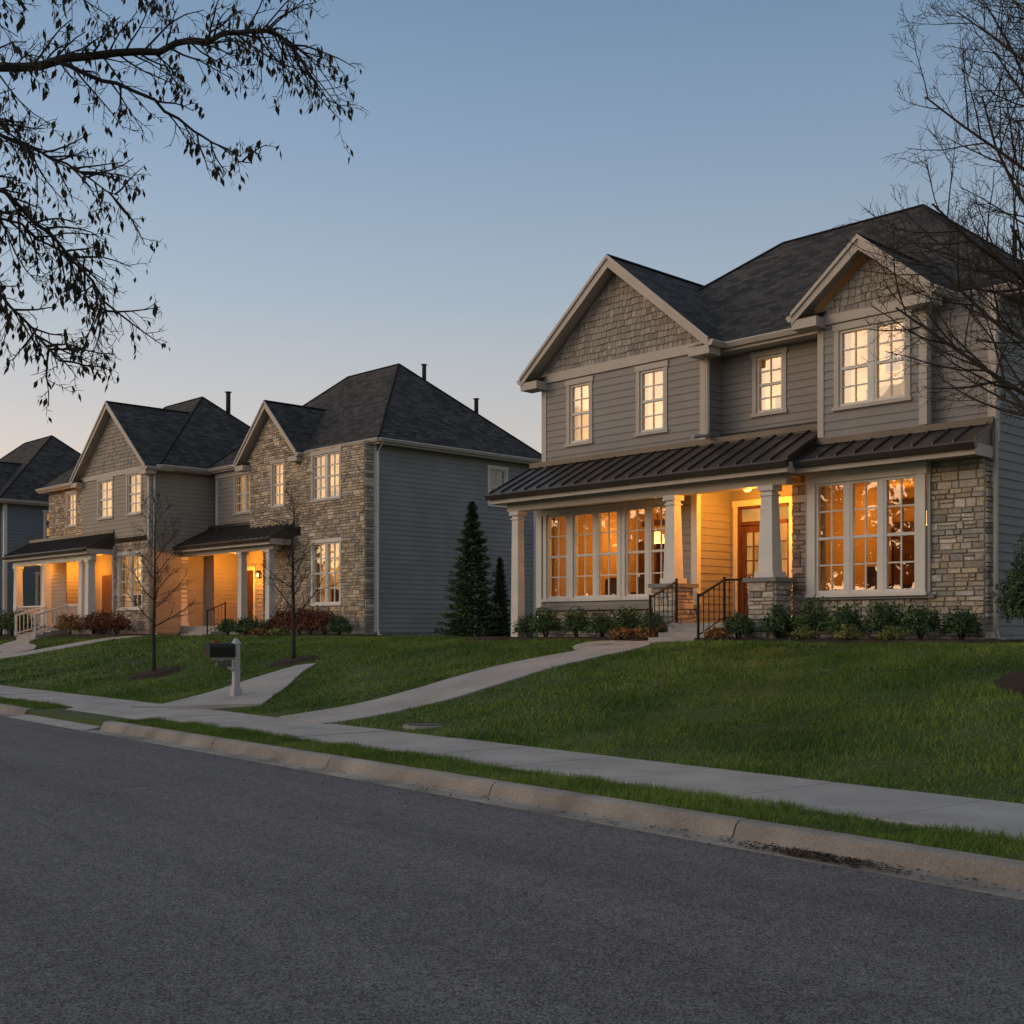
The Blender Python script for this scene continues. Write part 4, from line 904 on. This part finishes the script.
m1=N(nt,'ShaderNodeMapRange'); m1.inputs[1].default_value=-1; m1.inputs[2].default_value=.6; m1.inputs[3].default_value=.72; m1.inputs[4].default_value=1.18; L(dt.outputs['Value'],m1.inputs[0])
sc=N(nt,'ShaderNodeVectorMath',operation='SCALE'); L(rp.outputs[0],sc.inputs[0]); L(m1.outputs[0],sc.inputs['Scale'])
sky=N(nt,'ShaderNodeTexSky'); sky.sky_type='NISHITA'; sky.sun_disc=False; sky.sun_elevation=math.radians(1.5); sky.sun_rotation=sunaz
sk=N(nt,'ShaderNodeVectorMath',operation='SCALE'); sk.inputs['Scale'].default_value=.05; L(sky.outputs[0],sk.inputs[0])
pw=N(nt,'ShaderNodeMath',operation='POWER'); mxx=N(nt,'ShaderNodeMath',operation='MAXIMUM'); mxx.inputs[1].default_value=0; L(dt.outputs['Value'],mxx.inputs[0]); L(mxx.outputs[0],pw.inputs[0]); pw.inputs[1].default_value=5
hz=N(nt,'ShaderNodeMapRange'); hz.inputs[1].default_value=.0; hz.inputs[2].default_value=.6; hz.inputs[3].default_value=1; hz.inputs[4].default_value=0; L(sep.outputs['Z'],hz.inputs[0])
gm=N(nt,'ShaderNodeMath',operation='MULTIPLY'); L(pw.outputs[0],gm.inputs[0]); L(hz.outputs[0],gm.inputs[1])
gs=N(nt,'ShaderNodeVectorMath',operation='SCALE'); gs.inputs[0].default_value=(3.4,2.2,1.1); L(gm.outputs[0],gs.inputs['Scale'])
a1=N(nt,'ShaderNodeVectorMath',operation='ADD'); a2=N(nt,'ShaderNodeVectorMath',operation='ADD'); L(sc.outputs[0],a1.inputs[0]); L(gs.outputs[0],a1.inputs[1]); L(a1.outputs[0],a2.inputs[0]); L(sk.outputs[0],a2.inputs[1])
L(a2.outputs[0],bg.inputs['Color']); bg.inputs['Strength'].default_value=1.04
l=bpy.data.lights.new('sun','SUN'); l.energy=.5; l.angle=math.radians(30); l.color=(1,.77,.56); so=bpy.data.objects.new('sun',l); COL.objects.link(so)  # added soft fill for the ground; direct sunlight is already gone
el=math.radians(24); dirv=Vector((math.sin(sunaz)*math.cos(el),math.cos(sunaz)*math.cos(el),math.sin(el))); so.rotation_euler=dirv.to_track_quat('Z','Y').to_euler()
# ------------------------------------------------------------------ camera
cam=bpy.data.cameras.new('camera'); co_=bpy.data.objects.new('camera',cam); COL.objects.link(co_); co_.location=(0,0,1.6); co_.rotation_euler=(math.radians(90),0,0)
cam.sensor_width=36; cam.lens=36*1200/1024; cam.shift_y=118/1024; cam.clip_end=5000; cam.clip_start=.05
scene.camera=co_
scene.view_settings.view_transform='Standard'; scene.view_settings.look='None'; scene.view_settings.exposure=0
